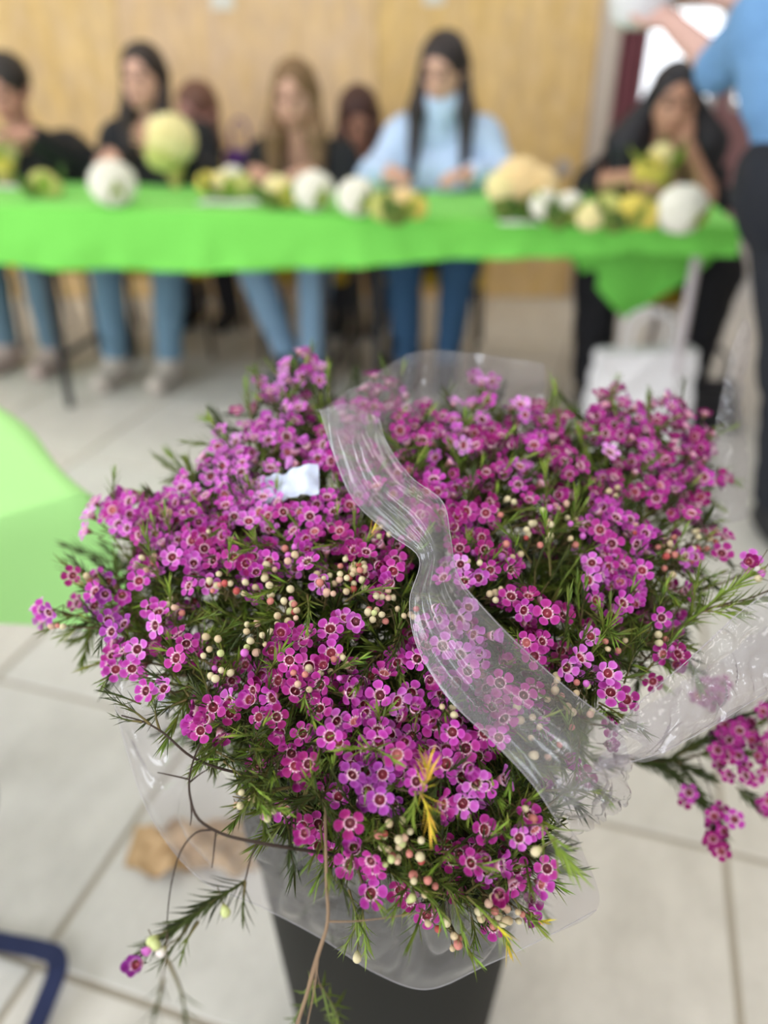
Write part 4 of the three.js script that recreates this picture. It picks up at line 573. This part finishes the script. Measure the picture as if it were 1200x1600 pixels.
for (const s of STEMS) {
  const tip = px(s.X, s.Y, dep(s.X, s.Y)), ang = rnd() * 6.28, rad = rr(0.02, 0.075), base = V(BUCKET.x + Math.cos(ang) * rad, 0.02, BUCKET.z + Math.sin(ang) * rad);
  const out = outward(tip), rim = BUCKET.clone().add(V(out.x, 0, out.z).multiplyScalar(0.075)).setY(0.43), node = tip.clone().addScaledVector(out, -0.13).lerp(rim, 0.15), top = tip.clone().addScaledVector(out, -0.03);
  const t = thing('waxflower_branch', s.label, 'flower branch', base, 0, 'waxflower branches in the bucket');
  const main = curve([base, rim, node, top], 26), gbS = new GB(); gbS.tube(main, 0.0032, 0.0014, 6, bark, twigC); part('stem', gbS.build(base), barkM, t);
  const fork = (q) => { let b = null, m = 9; for (let k = 13; k < main.length; k++) { const d = main[k].distanceTo(q) + Math.abs(main[k].distanceTo(q) - 0.05); if (d < m) { m = d; b = main[k]; } } return b; };
  const join = (q, n, ends) => { const b = new GB(), f = fork(q), m = f.clone().lerp(q, 0.5).addScaledVector(n, -0.01); b.tube(curve([f, m, q], 6), 0.0013, 0.0009, 5, bark, twigC); for (const [e, en] of ends) b.tube([q, q.clone().lerp(e, 0.5).addScaledVector(n, 0.002), e.clone().addScaledVector(en, -0.0155)], 0.0007, 0.0004, 3, twigC, stalk); part('side_twig', b.build(base), barkM, t); };
  for (const c of s.clusters) {
    const d0 = dep(c.X, c.Y), ctr = px(c.X, c.Y, d0), n0 = outward(ctr).multiplyScalar(0.75).addScaledVector(toCam(ctr), 0.5).normalize(), sc = FOC / d0, want = Math.max(1, Math.round(2.8 * (c.r / (0.0078 * sc)) ** 2 * 0.78)), got = [];
    for (let tries = 0; tries < want * 14 && got.length < want; tries++) {
      const a = rnd() * 6.28, q = Math.sqrt(rnd()), X = c.X + Math.cos(a) * c.r * q, Y = c.Y + Math.sin(a) * c.r * q, layer = got.length > want * 0.5 ? rr(0.006, 0.022) : 0;
      const p = px(X, Y, dep(X, Y) - 0.008 + q * q * 0.012 + rr(-0.004, 0.004) + layer); if (got.some(([o]) => o.distanceTo(p) < 0.0108)) continue;
      const n = n0.clone().addScaledVector(p.clone().sub(ctr), 22).addScaledVector(V(rr(-1, 1), rr(-1, 1), rr(-1, 1)), 0.6).normalize(); got.push([p, n]);
    }
    join(ctr.clone().addScaledVector(n0, -0.032), n0, got.slice(0, 14));
    for (const [p, n] of got) { const r = rnd(); flower(t, base, p, n, r < 0.62 ? c.h : r < 0.82 ? [1, 4, 0, 2, 1, 0][c.h] : [2, 0, 3, 2, 1, 3][c.h], rr(0.9, 1.12)); }
  }
  for (const c of s.buds) {
    const d0 = dep(c.X, c.Y) - 0.006, ctr = px(c.X, c.Y, d0), n0 = outward(ctr).multiplyScalar(0.7).addScaledVector(toCam(ctr), 0.4).normalize(), got = [], reds = rnd() < 0.4 || c.Y > 1400;
    for (let tries = 0; tries < c.n * 12 && got.length < c.n * 0.8; tries++) { const a = rnd() * 6.28, q = Math.sqrt(rnd()), X = c.X + Math.cos(a) * c.r * q, Y = c.Y + Math.sin(a) * c.r * q, p = px(X, Y, dep(X, Y) - 0.003 + rr(-0.006, 0.008)); if (got.some(([o]) => o.distanceTo(p) < 0.0062)) continue; got.push([p, n0.clone().addScaledVector(V(rr(-1, 1), rr(-0.6, 1), rr(-1, 1)), 0.6).normalize()]); }
    join(ctr.clone().addScaledVector(n0, -0.028), n0, got);
    for (const [p, n] of got) { const m = part('bud', BUDS[pick(reds ? [0, 2, 3, 4, 0, 1, 1, 3] : [0, 0, 1, 1, 2, 1, 3, 5, 6, 0])], budM, t); place(m, p, n, base); m.scale.setScalar(rr(0.65, 1.02)); }
  }
  for (const q of s.sprigs) {
    const a = q.ang * Math.PI / 180, d0 = dep(q.X, q.Y) + q.dz, X1 = q.X + Math.cos(a) * q.len, Y1 = q.Y + Math.sin(a) * q.len; sprig(s.gb, px(q.X, q.Y, d0 + 0.016), px(X1, Y1, Math.min(d0 + 0.02, dep(X1, Y1) + q.dz) - 0.006 + rr(-0.006, 0.006)), q.tn, { tip: q.tip, ...(q.o || {}) });
  }
  // flowers and needles deeper inside, that fill the gaps
  const leaves = part('needle_leaves', s.gb.build(base), leafMat, t); leaves.userData.kind = 'stuff'; s.thing = t; s.base = base;
}
for (let k = 0; k < 260; k++) { const [X, Y] = randIn(), s = nearest(X, Y), p = px(X, Y, dep(X, Y) + rr(0.012, 0.05)), n = outward(p).addScaledVector(toCam(p), 0.5).addScaledVector(V(rr(-1, 1), rr(-1, 1), rr(-1, 1)), 0.5).normalize(); flower(s.thing, s.base, p, n, pick([0, 1, 1, 4]), rr(0.85, 1.05)); }

// single twigs and sprays that stand apart; here the leaves are large enough to be parts
const needleG = (() => { const b = new GB(); b.needle(V(0, 0, 0), V(0, 0, 1), V(0, 1, 0), 1, 0.085, [1, 1, 1]); return b.build(); })();
const needleMs = {}; for (const k of Object.keys(GREENS)) needleMs[k] = GREENS[k].map((c) => new THREE.MeshPhysicalMaterial({ color: new THREE.Color(...c), roughness: 0.5, side: THREE.DoubleSide, specularIntensity: 0.5 }));
const single_leaf = (parent, base, tn) => (p, dir, out, L) => { const m = part('leaf', needleG, pick(needleMs[tn]), parent); m.position.copy(p).sub(base); const z = dir, x = dir.clone().cross(out.clone().negate()).normalize().negate(), y = z.clone().cross(x); m.quaternion.setFromRotationMatrix(new THREE.Matrix4().makeBasis(x, y, z)); m.scale.setScalar(L); return true; };
const poly = (a, n) => curve(a.map(([X, Y, d]) => px(X, Y, d)), n);
function spray(label, path, r0, r1, sprigs, flowers, buds, col = bark, twigs = []) {
  const pts = poly(path, 30), base = pts[0].clone(), t = thing('waxflower_sprig', label, 'flower sprig', base), b = new GB(); b.tube(pts, r0 * 0.8, r1 * 0.75, 6, col, col); part('stem', b.build(base), barkM, t);
  for (const w of twigs) { const q = new GB(); q.tube(poly(w, 14), 0.0006, 0.0003, 5, col, col); part('twig', q.build(base), barkM, t); }
  for (const [a, e, tn, o] of sprigs) { const q = new GB(); sprig(q, px(...a), px(...e), tn, { each: o?.small ? undefined : single_leaf(t, base, tn), ...(o?.small ? { step: 0.0016, len: 0.018, w: 0.0017, from: 0.05 } : {}), ...(o || {}) }); const m = part(o?.small ? 'needle_leaves' : 'twig', q.build(base), leafMat, t); if (o?.small) m.userData.kind = 'stuff'; }
  for (const [X, Y, d, hue, n, r] of flowers) { const got = []; for (let k = 0; k < n * 14 && got.length < n; k++) { const a = rnd() * 6.28, q = Math.sqrt(rnd()) * r, p = px(X + Math.cos(a) * q, Y + Math.sin(a) * q, d + rr(-0.01, 0.012)); if (got.some((o) => o.distanceTo(p) < 0.0115)) continue; got.push(p); const nn = toCam(p).addScaledVector(V(Math.cos(a) * q / 30, -Math.sin(a) * q / 30, 0.3), 0.6).addScaledVector(V(rr(-1, 1), rr(-1, 1), rr(-1, 1)), 0.35).normalize(); flower(t, base, p, nn, rnd() < 0.7 ? hue : pick([0, 1, 4]), rr(0.9, 1.05)); } }
  for (const [X, Y, d, k] of buds) { const p = px(X, Y, d), m = part('bud', BUDS[k], budM, t); place(m, p, V(rr(-1, 1), rr(-1, 0.4), rr(0, 1)).normalize(), base); }
  return t;
}
spray('thin bare curved twig with a long hanging arc, beside the clear skirt', [[520, 1335, 0.45], [460, 1326, 0.43], [400, 1316, 0.42], [345, 1302, 0.42], [310, 1280, 0.42], [297, 1245, 0.43], [296, 1215, 0.44], [303, 1185, 0.45], [312, 1162, 0.46]], 0.0013, 0.0007, [], [], [], barkD,
  [[[296, 1218, 0.44], [270, 1212, 0.44], [246, 1207, 0.44]], [[330, 1297, 0.42], [308, 1300, 0.418], [285, 1325, 0.416], [270, 1370, 0.416], [263, 1415, 0.418], [261, 1442, 0.42]], [[337, 1301, 0.42], [334, 1330, 0.42], [331, 1356, 0.42]], [[297, 1222, 0.44], [312, 1210, 0.442], [325, 1202, 0.445]], [[298, 1250, 0.43], [299, 1275, 0.43], [297, 1290, 0.43]]]);
spray('dark bare twig slanting from the tile joint into the needles', [[430, 1215, 0.48], [360, 1205, 0.475], [300, 1183, 0.47], [255, 1145, 0.472], [225, 1128, 0.475], [190, 1118, 0.48]], 0.0012, 0.0006, [[[235, 1132, 0.474], [176, 1092, 0.478], 'dark', { len: 0.011, from: 0.4 }], [[222, 1128, 0.475], [182, 1120, 0.48], 'dark', { len: 0.01, from: 0.3 }], [[250, 1143, 0.473], [242, 1100, 0.475], 'dark', { len: 0.009, from: 0.6 }]], [], [], barkD);
spray('hanging dark green needle spray with pale green buds, over the floor tiles', [[405, 1310, 0.425], [392, 1340, 0.42], [383, 1375, 0.415]], 0.0008, 0.0006, [[[384, 1376, 0.415], [230, 1482, 0.405], 'dark', { len: 0.017, from: 0.0, step: 0.0014, w: 0.0016 }], [[383, 1378, 0.415], [380, 1425, 0.412], 'dark', { len: 0.015, from: 0.2 }], [[300, 1435, 0.41], [250, 1505, 0.408], 'dark', { len: 0.012, from: 0.3 }], [[310, 1440, 0.41], [285, 1490, 0.408], 'mid', { len: 0.011, from: 0.4 }]], [[214, 1508, 0.395, 5, 1, 2]], [[238, 1470, 0.402, 6], [230, 1484, 0.402, 5], [252, 1486, 0.402, 7], [243, 1476, 0.4, 6], [352, 1424, 0.405, 6]], barkD);
spray('bare forked tan twig hanging down in front of the bucket', [[508, 1250, 0.45], [509, 1320, 0.43], [510, 1380, 0.425], [512, 1438, 0.42], [498, 1490, 0.42], [482, 1545, 0.42], [462, 1610, 0.42], [450, 1660, 0.42]], 0.0011, 0.0014, [], [], [], barkL,
  [[[512, 1440, 0.42], [545, 1440, 0.42], [590, 1436, 0.425], [655, 1426, 0.43]], [[497, 1495, 0.42], [492, 1540, 0.418], [476, 1620, 0.418]], [[505, 1462, 0.42], [486, 1520, 0.42], [470, 1590, 0.424]]]);
spray('small green tuft with one cream bud hanging before the bucket', [[570, 1380, 0.45], [566, 1420, 0.46]], 0.0007, 0.0005, [[[566, 1420, 0.46], [540, 1480, 0.465], 'mid', { len: 0.016, from: 0.1 }], [[566, 1420, 0.46], [572, 1490, 0.465], 'bright', { len: 0.015, from: 0.2 }]], [], [[558, 1496, 0.46, 0]]);
spray('yellow needle tuft lying over the thickest blooms', [[600, 1225, 0.44], [630, 1235, 0.425], [660, 1238, 0.415]], 0.0008, 0.0006, [[[660, 1238, 0.414], [668, 1196, 0.404], 'yellow', { len: 0.014, from: 0.1, step: 0.0022 }], [[655, 1236, 0.414], [672, 1290, 0.406], 'yellow', { len: 0.015, from: 0.1, step: 0.0026 }], [[650, 1236, 0.416], [644, 1270, 0.41], 'bright', { len: 0.014, from: 0.2 }]], [], []);
spray('long bright green tuft sticking out towards the clear film', [[790, 1300, 0.45], [825, 1290, 0.43], [846, 1288, 0.42]], 0.0009, 0.0006, [[[845, 1288, 0.418], [888, 1345, 0.412], 'bright', { len: 0.024, from: 0.05, step: 0.0038, w: 0.0017 }]], [], [[838, 1330, 0.41, 0]]);
spray('leafy green branch reaching out above the crinkled plastic cuff', [[1000, 1040, 0.55], [1060, 980, 0.535], [1110, 950, 0.53], [1170, 935, 0.53], [1240, 905, 0.53]], 0.0012, 0.0007, [[[1060, 980, 0.535], [1170, 900, 0.53], 'bright', { len: 0.02, from: 0.05 }], [[1120, 948, 0.53], [1225, 925, 0.525], 'mid', { len: 0.02, from: 0.05 }], [[1080, 970, 0.535], [1090, 900, 0.53], 'mid', { len: 0.017, from: 0.1 }], [[1030, 1010, 0.54], [1075, 1010, 0.53], 'mid', { len: 0.016, from: 0.1 }], [[1100, 955, 0.53], [1150, 960, 0.525], 'bright', { len: 0.018, from: 0.1 }]], [[1166, 880, 0.53, 2, 2, 14]], [[1182, 886, 0.528, 7], [1190, 896, 0.528, 5], [1185, 904, 0.526, 0]]);
spray('drooping blurred branch with blooms outside the plastic cuff', [[960, 1180, 0.62], [1030, 1190, 0.64], [1090, 1180, 0.65], [1150, 1150, 0.66], [1230, 1110, 0.67]], 0.0016, 0.001,
  [[[1010, 1185, 0.64], [1110, 1215, 0.64], 'dark', { small: true }], [[1040, 1190, 0.64], [1120, 1150, 0.65], 'dark', { small: true }], [[1090, 1180, 0.65], [1200, 1180, 0.65], 'mid', { small: true }], [[1100, 1175, 0.65], [1220, 1110, 0.66], 'mid', { small: true }], [[1060, 1190, 0.64], [1120, 1290, 0.64], 'dark', { small: true }], [[1080, 1230, 0.64], [1130, 1310, 0.64], 'dark', { small: true }], [[1150, 1230, 0.65], [1220, 1280, 0.66], 'dark', { small: true }], [[980, 1185, 0.63], [1060, 1210, 0.63], 'dark', { small: true }], [[1130, 1140, 0.65], [1220, 1090, 0.66], 'dark', { small: true }], [[1020, 1190, 0.64], [1090, 1250, 0.64], 'dark', { small: true }], [[1060, 1180, 0.64], [1150, 1120, 0.66], 'dark', { small: true }]],
  [[1160, 1180, 0.63, 1, 16, 42], [1140, 1150, 0.64, 1, 6, 24], [1190, 1130, 0.64, 1, 6, 26], [1130, 1285, 0.63, 1, 5, 20], [1122, 1320, 0.63, 4, 4, 16], [1198, 1262, 0.64, 1, 3, 12], [1080, 1240, 0.64, 4, 2, 12], [1110, 1085, 0.66, 1, 7, 26]], [], bark, [[[1090, 1180, 0.65], [1110, 1240, 0.645], [1128, 1315, 0.64]], [[1150, 1220, 0.65], [1180, 1245, 0.65], [1210, 1275, 0.655]]]);
spray('blurred needle tips hanging low over the tile joint', [[262, 1445, 0.42], [258, 1500, 0.36], [250, 1545, 0.33]], 0.0006, 0.0004, [[[255, 1530, 0.335], [238, 1600, 0.32], 'dark', { len: 0.012, from: 0.1, step: 0.006 }], [[262, 1500, 0.36], [290, 1600, 0.33], 'dark', { len: 0.012, from: 0.5, step: 0.006 }]], [], []);
spray('soft yellow green needles hanging close to the bucket side', [[492, 1500, 0.43], [498, 1530, 0.52], [505, 1560, 0.6]], 0.0006, 0.0004, [[[498, 1535, 0.54], [530, 1610, 0.64], 'mid', { len: 0.026, from: 0.1, step: 0.012 }], [[492, 1530, 0.53], [455, 1600, 0.62], 'mid', { len: 0.024, from: 0.2, step: 0.012 }]], [], []);

// ---------------------------------------------------------------- paper tag and clear plastic
{
  const c = px(452, 757, dep(452, 757) - 0.002), g = new THREE.PlaneGeometry(0.046, 0.026, 14, 8), a = g.attributes.position; for (let i = 0; i < a.count; i++) a.setZ(i, 0.005 * Math.sin(a.getX(i) * 110) + 0.004 * noise3(a.getX(i) * 70, a.getY(i) * 70, 3)); g.computeVertexNormals();
  const m = single('paper_tag', 'folded bluish white paper tag stuck among the flowers', 'tag', g, std(srgb(206, 216, 238), 0.4, { side: THREE.DoubleSide }), c); m.quaternion.setFromUnitVectors(V(0, 0, 1), V(-0.1, 0.85, 0.5).normalize()); m.rotateZ(0.12);
}
const film = new THREE.MeshPhysicalMaterial({ color: srgb(236, 234, 238), roughness: 0.16, transmission: 0.94, thickness: 0, ior: 1.5, side: THREE.DoubleSide, specularIntensity: 1 });
const foldFilm = film.clone(); foldFilm.transmission = 0.89; const hemFilm = film.clone(); hemFilm.transmission = 0.7; hemFilm.roughness = 0.2;
const hemLine = (pts, n, parent) => { const b = new GB(); b.tube(curve(pts.map((q) => px(...q)), n), 0.0003, 0.0003, 5, [1, 1, 1]); part('film_edge', b.build(), hemFilm, parent); };
// a sheet through rows of points [x, y of the photograph, depth]; ridge: height of its creases in metres
function sheet(rows, nu, nv, ridge, freq, k, fade) {
  const cols = rows.map((r) => new THREE.CatmullRomCurve3(r.map((q) => px(...q)), false, 'centripetal')), n = [];
  for (let i = 0; i <= nu; i++) { const line = new THREE.CatmullRomCurve3(cols.map((c) => c.getPoint(i / nu)), false, 'centripetal'); n.push(line.getPoints(nv)); }
  const pos = [], idx = []; for (let i = 0; i <= nu; i++) for (let j = 0; j <= nv; j++) {
    const p = n[i][j], a = n[Math.min(nu, i + 1)][j].clone().sub(n[Math.max(0, i - 1)][j]), b = n[i][Math.min(nv, j + 1)].clone().sub(n[i][Math.max(0, j - 1)]), m = a.cross(b).normalize();
    const u = i / nu * freq[0], v = j / nv * freq[1], warp = noise3(u * 0.6, v * 0.6, k + 9) * 0.8; const cr = 1 - Math.abs(noise3(u + warp, v, k)), fine = 1 - Math.abs(noise3(u * 2.6, v * 2.1 + warp, k + 4)); const edge = fade ? sstep(1, 0.8, j / nv) : 1, e = edge * (ridge * (cr ** 3 - 0.4) + ridge * 0.2 * (fine ** 4 - 0.3));
    pos.push(p.x + m.x * e, p.y + m.y * e, p.z + m.z * e);
  }
  for (let i = 0; i < nu; i++) for (let j = 0; j < nv; j++) { const q = i * (nv + 1) + j; idx.push(q, q + 1, q + nv + 1, q + 1, q + nv + 2, q + nv + 1); }
  const g = new THREE.BufferGeometry(); g.setAttribute('position', new THREE.Float32BufferAttribute(pos, 3)); g.setIndex(idx); g.computeVertexNormals(); return g;
}
{
  const t = thing('plastic_sleeve', 'clear crinkled plastic sleeve spread open around the flowers and hanging over the bucket', 'plastic wrap');
  part('folded_edge', sheet([
    [[500, 640, 0.555], [548, 632, 0.548], [592, 655, 0.55]], [[520, 705, 0.54], [562, 690, 0.532], [603, 690, 0.54]], [[552, 780, 0.525], [598, 755, 0.512], [642, 745, 0.522]], [[610, 835, 0.505], [655, 805, 0.495], [692, 785, 0.505]], [[655, 872, 0.492], [682, 855, 0.483], [704, 840, 0.492]],
    [[640, 940, 0.472], [680, 918, 0.462], [716, 900, 0.474]], [[652, 1010, 0.455], [708, 980, 0.444], [762, 958, 0.46]], [[702, 1092, 0.438], [765, 1055, 0.428], [832, 1028, 0.45]], [[772, 1160, 0.426], [838, 1118, 0.418], [902, 1088, 0.445]], [[832, 1225, 0.422], [900, 1175, 0.415], [968, 1138, 0.44]], [[872, 1285, 0.426], [935, 1232, 0.424], [986, 1200, 0.44]]], 40, 150, 0.0026, [1.6, 1.3], 1), foldFilm, t);
  part('back_panel', sheet([[[498, 640, 0.556], [560, 600, 0.6], [652, 549, 0.64], [740, 552, 0.66], [850, 568, 0.68]], [[515, 690, 0.565], [575, 660, 0.61], [660, 620, 0.65], [740, 620, 0.67], [850, 630, 0.69]], [[560, 780, 0.56], [600, 740, 0.6], [670, 690, 0.63], [740, 690, 0.65], [850, 700, 0.66]]], 70, 50, 0.005, [4, 1], 12), foldFilm, t);
  part('skirt', sheet([
    [[190, 960, 0.56], [250, 1060, 0.55], [310, 1160, 0.53], [370, 1240, 0.505], [440, 1300, 0.485], [520, 1335, 0.475], [600, 1365, 0.468], [680, 1400, 0.462], [750, 1420, 0.46], [810, 1400, 0.455], [850, 1340, 0.45], [872, 1280, 0.44]],
    [[168, 1000, 0.565], [205, 1130, 0.56], [262, 1240, 0.55], [340, 1310, 0.53], [430, 1365, 0.515], [520, 1410, 0.505], [610, 1450, 0.5], [690, 1465, 0.495], [770, 1452, 0.49], [835, 1420, 0.48], [880, 1370, 0.465], [892, 1300, 0.445]],
    [[160, 1015, 0.57], [192, 1150, 0.57], [238, 1280, 0.57], [315, 1375, 0.56], [410, 1418, 0.55], [500, 1465, 0.545], [590, 1522, 0.54], [665, 1546, 0.535], [760, 1508, 0.525], [850, 1466, 0.51], [932, 1422, 0.49], [905, 1312, 0.45]]], 170, 60, 0.006, [9, 0.9], 23, true), film, t);
  part('gathered_corner', sheet([[[868, 1228, 0.424], [915, 1195, 0.418], [965, 1180, 0.43], [990, 1195, 0.45]], [[880, 1262, 0.43], [925, 1236, 0.424], [965, 1225, 0.438], [986, 1232, 0.455]], [[895, 1310, 0.445], [930, 1290, 0.445], [955, 1272, 0.455], [975, 1258, 0.465]]], 50, 40, 0.006, [2.4, 1.6], 31), film, t);
  hemLine([[500, 640, 0.555], [520, 705, 0.54], [552, 780, 0.525], [610, 835, 0.505], [655, 872, 0.492], [640, 940, 0.472], [652, 1010, 0.455], [702, 1092, 0.438], [772, 1160, 0.426], [832, 1225, 0.422], [872, 1285, 0.426]], 60, t);
  hemLine([[592, 655, 0.55], [603, 690, 0.54], [642, 745, 0.522], [692, 785, 0.505], [704, 840, 0.492], [716, 900, 0.474], [762, 958, 0.46], [832, 1028, 0.45], [902, 1088, 0.445], [968, 1138, 0.44]], 60, t);
  hemLine([[160, 1015, 0.57], [192, 1150, 0.57], [238, 1280, 0.57], [315, 1375, 0.56], [410, 1418, 0.55], [500, 1465, 0.545], [590, 1522, 0.54], [665, 1546, 0.535], [760, 1508, 0.525], [850, 1466, 0.51], [932, 1422, 0.49]], 80, t);
  const u = thing('plastic_sleeve', 'shiny rolled cuff of a second clear sleeve with a pointed tip', 'plastic wrap');
  part('cuff', sheet([[[952, 1150, 0.44], [1000, 1098, 0.452], [1060, 1045, 0.465], [1110, 1000, 0.475], [1165, 950, 0.485], [1260, 890, 0.5]], [[945, 1172, 0.43], [1010, 1125, 0.44], [1075, 1075, 0.45], [1130, 1030, 0.46], [1190, 985, 0.47], [1280, 930, 0.485]], [[935, 1192, 0.428], [1020, 1155, 0.438], [1095, 1110, 0.45], [1150, 1072, 0.46], [1210, 1030, 0.47], [1295, 970, 0.485]], [[925, 1205, 0.434], [1020, 1180, 0.446], [1100, 1142, 0.458], [1160, 1105, 0.468], [1220, 1066, 0.478], [1300, 1010, 0.49]]], 110, 60, 0.005, [6, 1.4], 44), foldFilm, u);
  hemLine([[952, 1150, 0.44], [1000, 1098, 0.452], [1060, 1045, 0.465], [1110, 1000, 0.475], [1165, 950, 0.485], [1260, 890, 0.5]], 50, u); hemLine([[925, 1205, 0.434], [1020, 1180, 0.446], [1100, 1142, 0.458], [1160, 1105, 0.468], [1220, 1066, 0.478], [1300, 1010, 0.49]], 50, u);
  { // the sleeve's wall, from inside the bucket up behind the blooms
    const pos = [], idx = [], NU = 90, NV = 24; for (let i = 0; i <= NU; i++) for (let j = 0; j <= NV; j++) { const a = lerp(-0.5, Math.PI + 0.45, i / NU), t = j / NV, r = lerp(0.125, 0.215, t ** 0.8) + 0.008 * t * noise3(Math.cos(a) * 3, Math.sin(a) * 3, t * 1.5), y = lerp(0.4, 0.69, t) + 0.02 * t * noise3(a * 2, 5, 1); pos.push(BUCKET.x + Math.cos(a) * r, y, BUCKET.z - Math.sin(a) * r); }
    for (let i = 0; i < NU; i++) for (let j = 0; j < NV; j++) { const q = i * (NV + 1) + j; idx.push(q, q + NV + 1, q + 1, q + 1, q + NV + 1, q + NV + 2); }
    const g = new THREE.BufferGeometry(); g.setAttribute('position', new THREE.Float32BufferAttribute(pos, 3)); g.setIndex(idx); g.computeVertexNormals(); part('sleeve_wall', g, film, u);
  }
  part('cuff_fold', sheet([[[958, 1140, 0.452], [1030, 1090, 0.47], [1110, 1040, 0.485], [1200, 975, 0.5], [1280, 920, 0.515]], [[1000, 1165, 0.46], [1060, 1140, 0.475], [1130, 1100, 0.49], [1210, 1050, 0.505], [1300, 990, 0.52]], [[925, 1207, 0.44], [1020, 1183, 0.455], [1105, 1143, 0.467], [1205, 1085, 0.485], [1300, 1016, 0.5]]], 80, 30, 0.004, [4, 1], 52), foldFilm, u);
  part('pointed_tip', sheet([[[1160, 499, 0.655], [1167, 497, 0.655], [1173, 503, 0.655]], [[1143, 545, 0.655], [1160, 540, 0.65], [1174, 545, 0.655]], [[1130, 600, 0.655], [1148, 600, 0.648], [1165, 590, 0.655]], [[1122, 650, 0.655], [1142, 655, 0.645], [1160, 650, 0.655]], [[1105, 720, 0.65], [1138, 720, 0.64], [1168, 720, 0.65]], [[1080, 820, 0.63], [1130, 820, 0.62], [1168, 810, 0.63]]], 20, 60, 0.003, [2, 5], 61), film, u);
}
console.log('flowers', flowerCount);
renderer.render(scene, camera);
